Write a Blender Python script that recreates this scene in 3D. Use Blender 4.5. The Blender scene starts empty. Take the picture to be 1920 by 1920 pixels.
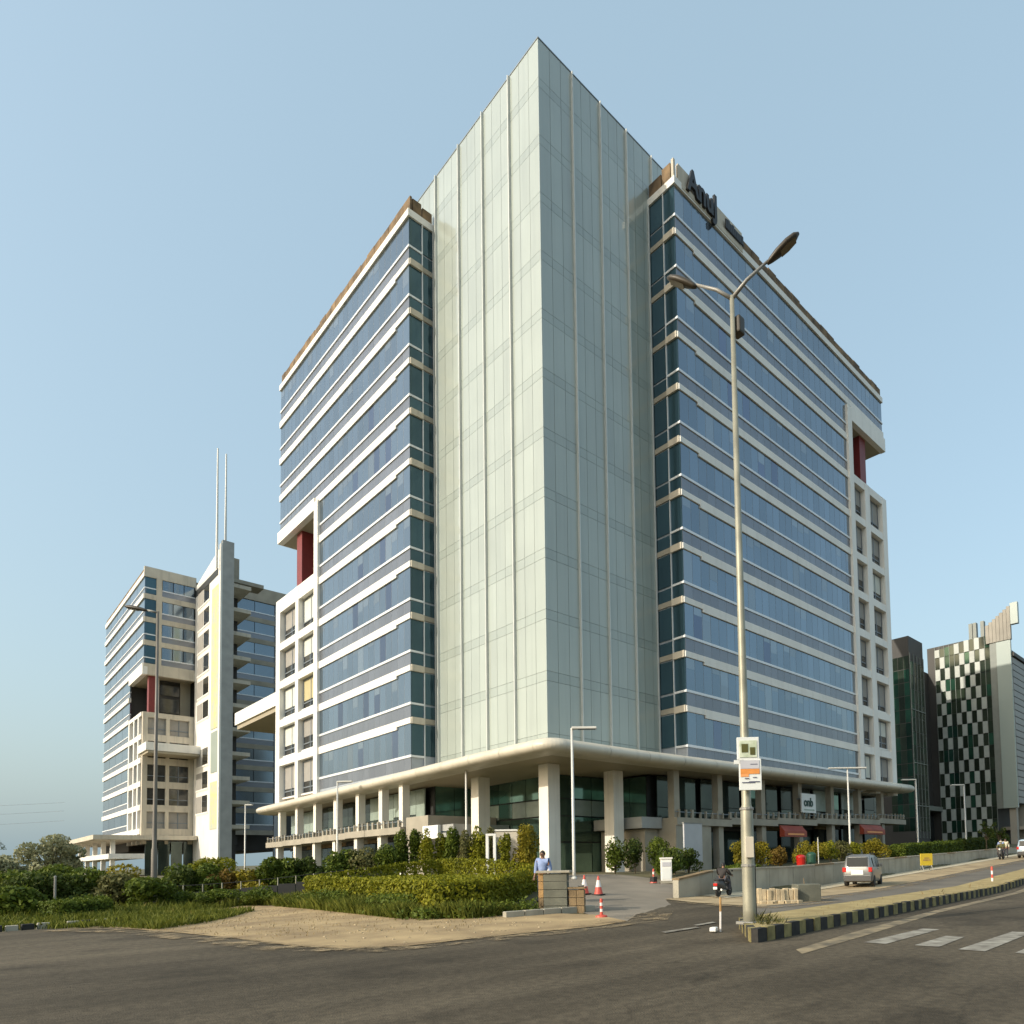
import bpy, bmesh, math, random
import numpy as np
from mathutils import Vector, Matrix

R = math.radians
S = bpy.context.scene
COL = S.collection.objects
random.seed(7)
rng = np.random.default_rng(11)

# ------------------------------------------------------------------ camera, sky, sun, exposure
SUN_EL, SUN_PHI = 27.0, 13.0          # elevation; azimuth measured from -X towards +Y
cam = bpy.data.cameras.new('camera')
cam_ob = bpy.data.objects.new('camera', cam)
COL.link(cam_ob)
S.camera = cam_ob
cam.sensor_width = 36.0
cam.lens = 24.167
cam.shift_x = -0.1146
cam.shift_y = 0.3082
cam.clip_start = 0.1
cam.clip_end = 6000.0
_r = Vector((0.700, -0.714, -0.020)); _f = Vector((0.714, 0.698, 0.050))
_f.normalize(); _r = (_r - _f * _r.dot(_f)).normalized(); _u = _r.cross(_f)
cam_ob.matrix_world = Matrix(((_r.x, _u.x, -_f.x, -26.654), (_r.y, _u.y, -_f.y, -32.946),
                              (_r.z, _u.z, -_f.z, 1.5), (0, 0, 0, 1)))
CAM = Vector((-26.654, -32.946, 1.5))

world = bpy.data.worlds.new('World')
S.world = world
world.use_nodes = True
wn = world.node_tree
sky = wn.nodes.new('ShaderNodeTexSky')
sky.sky_type = 'NISHITA'
sky.sun_disc = False
sky.sun_elevation = R(SUN_EL)
sky.sun_rotation = R(270.0 + SUN_PHI)
sky.altitude = 0
sky.air_density = 1.5
sky.dust_density = 6.0
sky.ozone_density = 2.0
wn.links.new(sky.outputs[0], wn.nodes['Background'].inputs[0])
wn.nodes['Background'].inputs[1].default_value = 0.075
# even pale summer haze over the whole sky
veil = wn.nodes.new('ShaderNodeBackground')
veil.inputs[0].default_value = (0.176, 0.242, 0.272, 1)
veil.inputs[1].default_value = 1.0
addsh = wn.nodes.new('ShaderNodeAddShader')
wn.links.new(wn.nodes['Background'].outputs[0], addsh.inputs[0])
wn.links.new(veil.outputs[0], addsh.inputs[1])
wn.links.new(addsh.outputs[0], wn.nodes['World Output'].inputs[0])

sun = bpy.data.lights.new('sun', 'SUN')
sun.energy = 2.2
sun.angle = R(0.5)
sun.color = (1.0, 0.93, 0.80)
sun_ob = bpy.data.objects.new('sun', sun)
COL.link(sun_ob)
sv = Vector((-math.cos(R(SUN_PHI)) * math.cos(R(SUN_EL)), math.sin(R(SUN_PHI)) * math.cos(R(SUN_EL)), math.sin(R(SUN_EL))))
sun_ob.rotation_euler = sv.to_track_quat('Z', 'Y').to_euler()
sun_ob.location = sv * 200

S.view_settings.view_transform = 'Standard'
S.view_settings.look = 'None'
S.view_settings.gamma = 1.0
S.view_settings.use_curve_mapping = False
S.view_settings.exposure = 0.70
S.render.engine = 'CYCLES'

# ------------------------------------------------------------------ materials
def mat(name, col, rough=0.7, var=0.12, scale=1.5, metal=0.0, spec=0.5, bump=0.0, bscale=30.0, rand=0.0, col2=None, detail=4.0, coat=0.0, streak=0.0):
    m = bpy.data.materials.new(name)
    m.use_nodes = True
    nt = m.node_tree
    N, L = nt.nodes, nt.links
    b = N['Principled BSDF']
    b.inputs['Roughness'].default_value = rough
    b.inputs['Metallic'].default_value = metal
    b.inputs['Specular IOR Level'].default_value = spec
    b.inputs['Coat Weight'].default_value = coat
    g = N.new('ShaderNodeNewGeometry')
    nz = N.new('ShaderNodeTexNoise')
    nz.inputs['Scale'].default_value = scale
    nz.inputs['Detail'].default_value = detail
    L.new(g.outputs['Position'], nz.inputs['Vector'])
    mx = N.new('ShaderNodeMix'); mx.data_type = 'RGBA'
    c = Vector(col)
    if col2 is None:
        a, d = c * (1 - var), c * (1 + var)
    else:
        a, d = c, Vector(col2)
    mx.inputs[6].default_value = (*a, 1); mx.inputs[7].default_value = (*d, 1)
    rm = N.new('ShaderNodeMapRange')
    rm.inputs[1].default_value = 0.32; rm.inputs[2].default_value = 0.68
    L.new(nz.outputs[0], rm.inputs[0])
    L.new(rm.outputs[0], mx.inputs[0])
    out = mx.outputs[2]
    if streak > 0:                      # rain streaks and grime running down the cladding
        mp = N.new('ShaderNodeMapping'); mp.inputs['Scale'].default_value = (2.2, 2.2, 0.12)
        L.new(g.outputs['Position'], mp.inputs['Vector'])
        n3 = N.new('ShaderNodeTexNoise'); n3.inputs['Scale'].default_value = 1.0; n3.inputs['Detail'].default_value = 6
        L.new(mp.outputs[0], n3.inputs['Vector'])
        r3 = N.new('ShaderNodeMapRange'); r3.inputs[1].default_value = .5; r3.inputs[2].default_value = .75
        r3.inputs[3].default_value = 1.0; r3.inputs[4].default_value = 1.0 - streak
        L.new(n3.outputs[0], r3.inputs[0])
        v3 = N.new('ShaderNodeVectorMath'); v3.operation = 'SCALE'
        L.new(out, v3.inputs[0]); L.new(r3.outputs[0], v3.inputs['Scale']); out = v3.outputs[0]
    if rand > 0:
        oi = N.new('ShaderNodeObjectInfo')
        ad = N.new('ShaderNodeMath'); ad.operation = 'ADD'
        L.new(oi.outputs['Random'], ad.inputs[0]); L.new(g.outputs['Random Per Island'], ad.inputs[1])
        fr = N.new('ShaderNodeMath'); fr.operation = 'FRACT'; L.new(ad.outputs[0], fr.inputs[0])
        mr = N.new('ShaderNodeMapRange'); mr.inputs[3].default_value = 1 - rand; mr.inputs[4].default_value = 1 + rand
        L.new(fr.outputs[0], mr.inputs[0])
        vm = N.new('ShaderNodeVectorMath'); vm.operation = 'SCALE'
        L.new(out, vm.inputs[0]); L.new(mr.outputs[0], vm.inputs['Scale'])
        out = vm.outputs[0]
    L.new(out, b.inputs['Base Color'])
    if bump > 0:
        n2 = N.new('ShaderNodeTexNoise'); n2.inputs['Scale'].default_value = bscale; n2.inputs['Detail'].default_value = 3
        L.new(g.outputs['Position'], n2.inputs['Vector'])
        bp = N.new('ShaderNodeBump'); bp.inputs['Strength'].default_value = bump; bp.inputs['Distance'].default_value = 0.03
        L.new(n2.outputs[0], bp.inputs['Height'])
        L.new(bp.outputs[0], b.inputs['Normal'])
    return m

M = {}
def mm(k, *a, **kw): M[k] = mat(k, *a, **kw)
mm('asphalt', (0.057, 0.046, 0.031), 0.9, col2=(0.110, 0.089, 0.061), scale=0.16, detail=10, bump=0.45, bscale=45, spec=0.22)
def worn_asphalt():
    m = M['asphalt']; N, L = m.node_tree.nodes, m.node_tree.links
    b = N['Principled BSDF']; src = b.inputs['Base Color'].links[0].from_socket
    g = N.new('ShaderNodeNewGeometry')
    def layer(scale, rot, sz, lo, hi, a, c, detail=6):
        nonlocal src
        mp = N.new('ShaderNodeMapping'); mp.inputs['Scale'].default_value = sz; mp.inputs['Rotation'].default_value = (0, 0, rot)
        L.new(g.outputs['Position'], mp.inputs['Vector'])
        n = N.new('ShaderNodeTexNoise'); n.inputs['Scale'].default_value = scale; n.inputs['Detail'].default_value = detail
        L.new(mp.outputs[0], n.inputs['Vector'])
        r = N.new('ShaderNodeMapRange'); r.inputs[1].default_value = lo; r.inputs[2].default_value = hi; r.inputs[3].default_value = a; r.inputs[4].default_value = c
        L.new(n.outputs[0], r.inputs[0])
        v = N.new('ShaderNodeVectorMath'); v.operation = 'SCALE'
        L.new(src, v.inputs[0]); L.new(r.outputs[0], v.inputs['Scale']); src = v.outputs[0]
    layer(1.0, R(-4), (.05, 1.1, 1), .40, .66, .84, 1.14)      # wheel tracks along the street
    layer(1.0, R(-55), (.045, .7, 1), .45, .66, 1.0, 1.25)     # dust dragged round the corner
    layer(9.0, 0, (1, 1, 1), .35, .65, .82, 1.2, 3)            # aggregate
    layer(.45, 0, (1, 1, 1), .56, .66, 1.0, .62, 4)            # oil stains and patches
    v = N.new('ShaderNodeTexVoronoi'); v.feature = 'DISTANCE_TO_EDGE'; v.inputs['Scale'].default_value = .33
    wn_ = N.new('ShaderNodeTexNoise'); wn_.inputs['Scale'].default_value = 1.2; wn_.inputs['Detail'].default_value = 5
    L.new(g.outputs['Position'], wn_.inputs['Vector'])
    va = N.new('ShaderNodeVectorMath'); va.operation = 'MULTIPLY_ADD'; va.inputs[1].default_value = (1.2, 1.2, 0)
    L.new(wn_.outputs[1], va.inputs[0]); L.new(g.outputs['Position'], va.inputs[2]); L.new(va.outputs[0], v.inputs['Vector'])
    r = N.new('ShaderNodeMapRange'); r.inputs[1].default_value = 0.0; r.inputs[2].default_value = .012; r.inputs[3].default_value = .8; r.inputs[4].default_value = 1.0
    L.new(v.outputs['Distance'], r.inputs[0])
    sc_ = N.new('ShaderNodeVectorMath'); sc_.operation = 'SCALE'; L.new(src, sc_.inputs[0]); L.new(r.outputs[0], sc_.inputs['Scale'])
    L.new(sc_.outputs[0], b.inputs['Base Color'])
worn_asphalt()
mm('asphalt_side', (0.10, 0.088, 0.072), 0.9, col2=(0.16, 0.14, 0.11), scale=0.5, detail=8, bump=0.3, bscale=50)
mm('forecourt', (0.17, 0.145, 0.11), 0.9, col2=(0.25, 0.21, 0.16), scale=0.6, detail=8, bump=0.2)
mm('dirt', (0.22, 0.15, 0.075), 0.95, col2=(0.44, 0.315, 0.16), scale=0.7, detail=10, bump=0.25, bscale=22)
mm('soil', (0.055, 0.055, 0.022), 0.95, col2=(0.14, 0.115, 0.05), scale=0.8, detail=8, bump=0.6, bscale=10)
mm('tan_path', (0.26, 0.19, 0.105), 0.95, col2=(0.45, 0.345, 0.20), scale=0.9, detail=8, bump=0.4, bscale=12)
mm('footpath', (0.50, 0.43, 0.30), 0.9, var=0.18, scale=1.2, detail=8)
mm('dry_grass', (0.27, 0.20, 0.08), 0.95, col2=(0.40, 0.31, 0.14), scale=2.0, detail=8, bump=0.6, bscale=25)
mm('kerb_black', (0.022, 0.020, 0.017), 0.8, var=0.4, scale=6)
mm('kerb_yellow', (0.22, 0.18, 0.07), 0.85, var=0.35, scale=5)
mm('line_paint', (0.36, 0.335, 0.275), 0.85, col2=(0.13, 0.11, 0.085), scale=3.2, detail=8)
mm('edge_dust', (0.31, 0.24, 0.14), 0.95, col2=(0.085, 0.072, 0.05), scale=2.2, detail=8)
mm('white_clad', (0.80, 0.77, 0.71), 0.5, var=0.05, scale=0.5, streak=0.10)
mm('cream', (0.56, 0.50, 0.40), 0.7, var=0.08, scale=0.5, streak=0.25)
mm('white_paint', (0.80, 0.78, 0.73), 0.5, var=0.04)
mm('frame_grey', (0.20, 0.23, 0.26), 0.45, var=0.06, metal=0.3)
mm('mullion_grey', (0.36, 0.39, 0.43), 0.4, var=0.06, metal=0.2)
mm('transom', (0.74, 0.75, 0.76), 0.4, var=0.04, metal=0.2)
mm('glass_blue', (0.192, 0.246, 0.30), 0.10, var=0.07, scale=0.12, metal=0.75, rand=0.10)
mm('glass_blue_light', (0.24, 0.285, 0.325), 0.16, var=0.07, scale=0.12, metal=0.7, rand=0.12)
mm('glass_blue_dark', (0.155, 0.185, 0.25), 0.07, var=0.07, scale=0.12, metal=0.9, rand=0.15)
mm('spandrel', (0.21, 0.222, 0.25), 0.25, var=0.06, scale=0.2, metal=0.5, rand=0.08)
mm('glass_teal', (0.05, 0.10, 0.125), 0.06, var=0.1, scale=0.2, metal=0.55, rand=0.15)
mm('frit', (0.358, 0.398, 0.358), 0.30, var=0.05, scale=0.25, spec=0.6, rand=0.06, streak=0.10, coat=1.0)
mm('frit_band', (0.333, 0.374, 0.336), 0.30, var=0.05, scale=0.25, spec=0.6, rand=0.05, streak=0.12, coat=1.0)
mm('tower_core', (0.20, 0.235, 0.21), 0.7, var=0.05)
mm('fin', (0.62, 0.63, 0.60), 0.4, var=0.04, metal=0.2)
mm('parapet', (0.17, 0.11, 0.055), 0.8, var=0.6, scale=0.9, detail=6)
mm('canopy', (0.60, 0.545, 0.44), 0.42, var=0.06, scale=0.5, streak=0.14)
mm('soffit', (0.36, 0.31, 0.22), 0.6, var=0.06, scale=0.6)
mm('red_col', (0.19, 0.024, 0.022), 0.5, var=0.08)
mm('column', (0.78, 0.73, 0.64), 0.6, var=0.05, scale=0.8, streak=0.2)
mm('stone_pale', (0.36, 0.36, 0.34), 0.8, var=0.1, scale=0.8)
mm('podium', (0.34, 0.305, 0.24), 0.75, var=0.12, scale=0.8)
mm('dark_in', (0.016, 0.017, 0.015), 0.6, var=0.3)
mm('shop_glass', (0.055, 0.075, 0.065), 0.07, var=0.3, scale=0.35, metal=0.45, rand=0.5)
mm('lobby_glass', (0.12, 0.20, 0.16), 0.06, var=0.4, scale=0.35, metal=0.7, rand=0.35)
mm('lobby_frost', (0.30, 0.36, 0.31), 0.2, var=0.1, rand=0.15)
mm('blind_grey', (0.30, 0.285, 0.26), 0.7, var=0.06)
mm('blind_yellow', (0.46, 0.40, 0.22), 0.7, var=0.06)
mm('blind_pale', (0.60, 0.61, 0.55), 0.7, var=0.05)
mm('win_dark', (0.055, 0.055, 0.05), 0.1, var=0.3, metal=0.3, rand=0.3)
mm('black_letter', (0.012, 0.011, 0.010), 0.5, var=0.1)
mm('galv', (0.31, 0.295, 0.225), 0.5, var=0.2, scale=2.0, metal=0.35)
mm('galv_grey', (0.27, 0.26, 0.235), 0.5, var=0.1, scale=2.0, metal=0.3)
mm('lamp_dark', (0.045, 0.035, 0.022), 0.5, var=0.15)
mm('pole_brown', (0.16, 0.14, 0.115), 0.5, var=0.15)
mm('lamp_lens', (0.16, 0.12, 0.06), 0.25, var=0.2)
mm('pole_white', (0.62, 0.60, 0.55), 0.45, var=0.05, metal=0.1)
mm('sign_white', (0.72, 0.73, 0.70), 0.5, var=0.04)
mm('sign_orange', (0.72, 0.27, 0.06), 0.5, var=0.1, scale=6)
mm('sign_green', (0.42, 0.48, 0.33), 0.5, col2=(0.62, 0.66, 0.52), scale=9)
mm('sign_grey', (0.50, 0.49, 0.52), 0.5, var=0.06)
mm('sign_ink', (0.09, 0.09, 0.14), 0.5, var=0.1)
mm('green_ink', (0.02, 0.06, 0.045), 0.5, var=0.1)
mm('board_grey', (0.45, 0.45, 0.46), 0.6, var=0.05)
mm('stone_grey', (0.125, 0.125, 0.095), 0.8, var=0.2, scale=2.0, detail=8, bump=0.3)
mm('stone_brown', (0.21, 0.145, 0.075), 0.85, var=0.25, scale=2.5, detail=8, bump=0.4)
mm('stone_ochre', (0.42, 0.25, 0.10), 0.85, var=0.25, scale=3, detail=8, bump=0.4)
mm('concrete', (0.36, 0.33, 0.26), 0.85, var=0.16, scale=0.9, detail=8, bump=0.2, streak=0.3)
mm('rubble', (0.42, 0.34, 0.22), 0.9, var=0.3, scale=3.0, detail=8)
mm('cone_red', (0.58, 0.09, 0.06), 0.5, var=0.1)
mm('cone_white', (0.75, 0.70, 0.66), 0.5, var=0.08)
mm('rubber', (0.018, 0.017, 0.016), 0.8, var=0.3)
mm('yellow', (0.66, 0.47, 0.03), 0.5, var=0.08)
mm('red_sign', (0.30, 0.05, 0.025), 0.5, var=0.15)
mm('orange_text', (0.85, 0.35, 0.12), 0.5, var=0.05)
mm('car_paint', (0.23, 0.228, 0.22), 0.35, var=0.03, metal=0.5, coat=0.4)
mm('car_blue', (0.40, 0.50, 0.58), 0.3, var=0.02, coat=0.6)
mm('car_glass', (0.022, 0.026, 0.026), 0.12, var=0.1, spec=0.25)
mm('car_plastic', (0.06, 0.058, 0.055), 0.6, var=0.1)
mm('tail_light', (0.48, 0.02, 0.015), 0.2, var=0.1)
mm('plate', (0.72, 0.73, 0.68), 0.4, var=0.03)
mm('rim', (0.40, 0.40, 0.39), 0.35, var=0.05, metal=0.8)
mm('skin', (0.24, 0.125, 0.075), 0.6, var=0.05)
mm('hair', (0.012, 0.010, 0.009), 0.6, var=0.1)
mm('shirt_blue', (0.23, 0.30, 0.50), 0.8, var=0.1, scale=8)
mm('jacket', (0.028, 0.023, 0.021), 0.8, var=0.2, scale=8)
mm('trousers', (0.05, 0.05, 0.06), 0.8, var=0.1, scale=8)
mm('cream_cloth', (0.60, 0.56, 0.42), 0.8, var=0.1, scale=8)
mm('dark_green', (0.02, 0.075, 0.045), 0.5, var=0.1)
mm('bark', (0.10, 0.075, 0.045), 0.9, var=0.3, scale=6, bump=0.5)
mm('r_dark', (0.045, 0.041, 0.036), 0.6, var=0.15, scale=0.2)
mm('r_green', (0.025, 0.075, 0.048), 0.06, var=0.3, scale=0.25, metal=0.4, rand=0.45)
mm('r_green_dark', (0.034, 0.048, 0.032), 0.08, var=0.3, scale=0.25, metal=0.2, rand=0.4)
mm('r_white', (0.40, 0.42, 0.38), 0.4, var=0.05, rand=0.1)
mm('r_pale', (0.31, 0.36, 0.325), 0.4, var=0.05, scale=0.15)
mm('r_louvre', (0.24, 0.235, 0.22), 0.5, var=0.08, scale=0.3)
mm('r_frame', (0.20, 0.215, 0.19), 0.5, var=0.06)
mm('r_blue', (0.06, 0.085, 0.18), 0.3, var=0.1)
mm('r_blue_pale', (0.24, 0.27, 0.34), 0.4, var=0.1)
mm('r_top', (0.33, 0.30, 0.25), 0.7, var=0.12, scale=0.5)
mm('mural', (0.62, 0.52, 0.24), 0.8, col2=(0.40, 0.46, 0.40), scale=0.8, detail=6)
mm('wall_far', (0.34, 0.31, 0.26), 0.9, var=0.1, scale=0.3)

def leafmat(name, a, b, c=None):
    m = bpy.data.materials.new(name); m.use_nodes = True
    N, L = m.node_tree.nodes, m.node_tree.links
    p = N['Principled BSDF']; p.inputs['Roughness'].default_value = 0.65; p.inputs['Specular IOR Level'].default_value = 0.2
    g = N.new('ShaderNodeNewGeometry')
    cr = N.new('ShaderNodeValToRGB')
    cr.color_ramp.elements[0].color = (*a, 1); cr.color_ramp.elements[1].color = (*b, 1)
    if c is not None:
        e = cr.color_ramp.elements.new(0.86); e.color = (*b, 1)
        cr.color_ramp.elements[2].color = (*c, 1)
    nz = N.new('ShaderNodeTexNoise'); nz.inputs['Scale'].default_value = 1.3
    L.new(g.outputs['Position'], nz.inputs['Vector'])
    ad = N.new('ShaderNodeMath'); ad.operation = 'MULTIPLY_ADD'; ad.inputs[1].default_value = 0.6
    L.new(g.outputs['Random Per Island'], ad.inputs[0])
    sb = N.new('ShaderNodeMath'); sb.operation = 'MULTIPLY_ADD'; sb.inputs[1].default_value = 1.1; sb.inputs[2].default_value = -0.38
    L.new(nz.outputs[0], sb.inputs[0]); L.new(sb.outputs[0], ad.inputs[2])
    L.new(ad.outputs[0], cr.inputs[0]); L.new(cr.outputs[0], p.inputs['Base Color'])
    tr = N.new('ShaderNodeBsdfTranslucent'); L.new(cr.outputs[0], tr.inputs[0])
    ms = N.new('ShaderNodeMixShader'); ms.inputs[0].default_value = 0.28
    L.new(p.outputs[0], ms.inputs[1]); L.new(tr.outputs[0], ms.inputs[2])
    L.new(ms.outputs[0], N['Material Output'].inputs[0])
    M[name] = m
leafmat('leaf_hedge', (0.11, 0.125, 0.010), (0.27, 0.26, 0.016), (0.33, 0.24, 0.03))
leafmat('leaf_green', (0.045, 0.075, 0.010), (0.150, 0.185, 0.020))
leafmat('leaf_deep', (0.025, 0.046, 0.010), (0.095, 0.120, 0.018))
leafmat('leaf_weed', (0.07, 0.095, 0.014), (0.19, 0.20, 0.03), (0.34, 0.25, 0.08))
leafmat('leaf_yellow', (0.14, 0.13, 0.015), (0.30, 0.24, 0.02), (0.34, 0.16, 0.02))
leafmat('leaf_olive', (0.085, 0.090, 0.030), (0.18, 0.17, 0.06), (0.24, 0.17, 0.08))
leafmat('leaf_far', (0.22, 0.235, 0.13), (0.38, 0.37, 0.22))  # lightened: the haze of distance is put into the leaf colour
leafmat('leaf_dry', (0.22, 0.16, 0.07), (0.36, 0.27, 0.12))
leafmat('leaf_rust', (0.10, 0.06, 0.015), (0.20, 0.13, 0.02), (0.26, 0.07, 0.03))

# ------------------------------------------------------------------ mesh helpers
def tag(o, label=None, cat=None, group=None, kind=None):
    if label: o['label'] = label
    if cat: o['category'] = cat
    if group: o['group'] = group
    if kind: o['kind'] = kind
    return o

def link(name, me, parent=None, m=None):
    if m is not None and len(me.materials) == 0:
        me.materials.append(M[m])
    o = bpy.data.objects.new(name, me)
    COL.link(o)
    if parent is not None: o.parent = parent
    return o

def thing(name, label, cat, loc=(0, 0, 0), rz=0.0, group=None, scale=1.0):
    o = bpy.data.objects.new(name, None)
    COL.link(o)
    o.location = loc; o.rotation_euler = (0, 0, rz); o.scale = (scale,) * 3
    o.empty_display_size = 0.3
    return tag(o, label, cat, group)

def copy_tree(o, parent=None):
    c = o.copy(); COL.link(c)
    if parent is not None: c.parent = parent
    for ch in list(o.children): copy_tree(ch, c)
    return c

class MB:
    def __init__(s): s.v = []; s.f = []; s.mi = []
    def add(s, vs, fs, mi=0):
        n = len(s.v); s.v += [tuple(p) for p in vs]
        for f in fs: s.f.append([i + n for i in f]); s.mi.append(mi)
        return s
    def box(s, x0, y0, z0, x1, y1, z1, mi=0):
        if x0 > x1: x0, x1 = x1, x0
        if y0 > y1: y0, y1 = y1, y0
        if z0 > z1: z0, z1 = z1, z0
        return s.add([(x0, y0, z0), (x1, y0, z0), (x1, y1, z0), (x0, y1, z0), (x0, y0, z1), (x1, y0, z1), (x1, y1, z1), (x0, y1, z1)],
              [(0, 3, 2, 1), (4, 5, 6, 7), (0, 1, 5, 4), (1, 2, 6, 5), (2, 3, 7, 6), (3, 0, 4, 7)], mi)
    def obox(s, c, size, rz=0.0, mi=0, tilt=None):
        hx, hy, hz = size[0] / 2, size[1] / 2, size[2] / 2
        rot = Matrix.Rotation(rz, 3, 'Z')
        if tilt: rot = rot @ Matrix.Rotation(tilt, 3, 'X')
        vs = [Vector(c) + rot @ Vector((a * hx, b * hy, d * hz)) for d in (-1, 1) for a, b in ((-1, -1), (1, -1), (1, 1), (-1, 1))]
        return s.add(vs, [(0, 3, 2, 1), (4, 5, 6, 7), (0, 1, 5, 4), (1, 2, 6, 5), (2, 3, 7, 6), (3, 0, 4, 7)], mi)
    def prism(s, poly, z0, z1, mi=0):
        n = len(poly)
        vs = [(x, y, z0) for x, y in poly] + [(x, y, z1) for x, y in poly]
        fs = [list(range(n))[::-1], list(range(n, 2 * n))] + [(i, (i + 1) % n, n + (i + 1) % n, n + i) for i in range(n)]
        return s.add(vs, fs, mi)
    def tube(s, pts, rad, n=10, cap=True, mi=0):
        pts = [Vector(p) for p in pts]
        if not hasattr(rad, '__len__'): rad = [rad] * len(pts)
        base = len(s.v)
        prev = None
        for i, p in enumerate(pts):
            d = (pts[min(i + 1, len(pts) - 1)] - pts[max(i - 1, 0)]).normalized()
            a = Vector((1, 0, 0)) if abs(d.x) < 0.9 else Vector((0, 1, 0))
            if prev is not None: a = prev
            u = (a - d * a.dot(d)).normalized(); w = d.cross(u); prev = u
            for k in range(n):
                t = 2 * math.pi * k / n
                s.v.append(tuple(p + (u * math.cos(t) + w * math.sin(t)) * rad[i]))
        for i in range(len(pts) - 1):
            for k in range(n):
                a0 = base + i * n + k; a1 = base + i * n + (k + 1) % n
                s.f.append([a0, a1, a1 + n, a0 + n]); s.mi.append(mi)
        if cap:
            s.f.append([base + k for k in range(n)][::-1]); s.mi.append(mi)
            e = base + (len(pts) - 1) * n
            s.f.append([e + k for k in range(n)]); s.mi.append(mi)
        return s
    def lathe(s, prof, n=14, c=(0, 0, 0), mi=0):
        base = len(s.v)
        for r, z in prof:
            for k in range(n):
                t = 2 * math.pi * k / n
                s.v.append((c[0] + r * math.cos(t), c[1] + r * math.sin(t), c[2] + z))
        for i in range(len(prof) - 1):
            for k in range(n):
                a0 = base + i * n + k; a1 = base + i * n + (k + 1) % n
                s.f.append([a0, a1, a1 + n, a0 + n]); s.mi.append(mi)
        s.f.append([base + k for k in range(n)][::-1]); s.mi.append(mi)
        e = base + (len(prof) - 1) * n
        s.f.append([e + k for k in range(n)]); s.mi.append(mi)
        return s
    def ellipsoid(s, c, r, nu=12, nv=8, mi=0):
        base = len(s.v)
        for j in range(nv + 1):
            ph = math.pi * j / nv
            for k in range(nu):
                t = 2 * math.pi * k / nu
                s.v.append((c[0] + r[0] * math.sin(ph) * math.cos(t), c[1] + r[1] * math.sin(ph) * math.sin(t), c[2] - r[2] * math.cos(ph)))
        for j in range(nv):
            for k in range(nu):
                a0 = base + j * nu + k; a1 = base + j * nu + (k + 1) % nu
                s.f.append([a0, a1, a1 + nu, a0 + nu]); s.mi.append(mi)
        return s
    def mesh(s, name, mats, smooth=False):
        me = bpy.data.meshes.new(name)
        me.from_pydata(s.v, [], s.f)
        if isinstance(mats, str): mats = [mats]
        for k in mats: me.materials.append(M[k])
        if len(mats) > 1: me.polygons.foreach_set('material_index', s.mi)
        if smooth: me.polygons.foreach_set('use_smooth', [True] * len(s.f))
        me.update()
        return me
    def build(s, name, mats, parent=None, smooth=False):
        return link(name, s.mesh(name, mats, smooth), parent)

def bevel(o, w=0.02, seg=2):
    b = o.modifiers.new('bevel', 'BEVEL'); b.width = w; b.segments = seg; b.limit_method = 'ANGLE'
    return o

UNIT = {}
def piece(name, m, parent, x0, y0, z0, x1, y1, z1):
    """one box-shaped piece as an object of its own; alike pieces share one unit-cube mesh"""
    if m not in UNIT:
        UNIT[m] = MB().box(-.5, -.5, -.5, .5, .5, .5).mesh('piece_' + m, m)
    o = link(name, UNIT[m], parent)
    o.location = ((x0 + x1) / 2, (y0 + y1) / 2, (z0 + z1) / 2)
    o.scale = (abs(x1 - x0), abs(y1 - y0), abs(z1 - z0))
    return o

def pc(face, plane, a0, a1, z0, z1, out, inn):
    """box on a facade: face 'L' looks to -X (plane is x, a runs along y), face 'R' looks to -Y"""
    if face == 'L': return (plane - out, a0, z0, plane + inn, a1, z1)
    return (a0, plane - out, z0, a1, plane + inn, z1)

def emit(name, m, parent, boxes, limit=300, off=(0, 0, 0), alts=None):
    """the boxes nearest the street corner as parts, the rest joined into one part of stuff"""
    def key(b):
        return (Vector(((b[0] + b[3]) / 2 + off[0], (b[1] + b[4]) / 2 + off[1], (b[2] + b[5]) / 2 + off[2])) - CAM).length
    boxes = sorted(boxes, key=key)
    for b in boxes[:limit]: piece(name, m if random.random() < .86 else random.choice(alts or [m]), parent, *b)
    if len(boxes) > limit:
        mb = MB()
        for b in boxes[limit:]: mb.box(*b)
        mb.build(name, m, parent)['kind'] = 'stuff'

def text_obj(s, size, depth, m, parent, loc, rot, name='lettering', sx=1.0):
    cu = bpy.data.curves.new('t', 'FONT'); cu.body = s; cu.size = size; cu.extrude = depth; cu.offset = 0.03 * size
    to = bpy.data.objects.new('t', cu); COL.link(to)
    dg = bpy.context.evaluated_depsgraph_get()
    me = bpy.data.meshes.new_from_object(to.evaluated_get(dg))
    bpy.data.objects.remove(to)
    me.materials.clear(); me.materials.append(M[m])
    o = link(name, me, parent); o.location = loc; o.rotation_euler = rot; o.scale = (sx, 1, 1)
    return o
ROT_R = (R(90), 0, 0)              # text on a face looking to -Y
ROT_L = (R(90), 0, R(-90))         # text on a face looking to -X

# ------------------------------------------------------------------ terrain
def sst(a, b, t):
    t = min(1.0, max(0.0, (t - a) / (b - a))); return t * t * (3 - 2 * t)
def wall_y(x): return -15.6 + 0.08 * x
def street(x): return 0.030 * max(0.0, x - 3.0) if x < 120 else 3.5
def H(x, y):
    s = street(x)
    ramp = 0.85 * sst(-19, -6, y) * sst(-20, -9, x)
    wy = wall_y(x)
    b = sst(wy + 0.1, wy + 0.7, y)
    g = max(0.88, s + 0.55)
    hr = s * (1 - b) + g * b
    k = sst(-1.5, 2.5, x)
    return (1 - k) * (ramp + s) + k * hr

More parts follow.
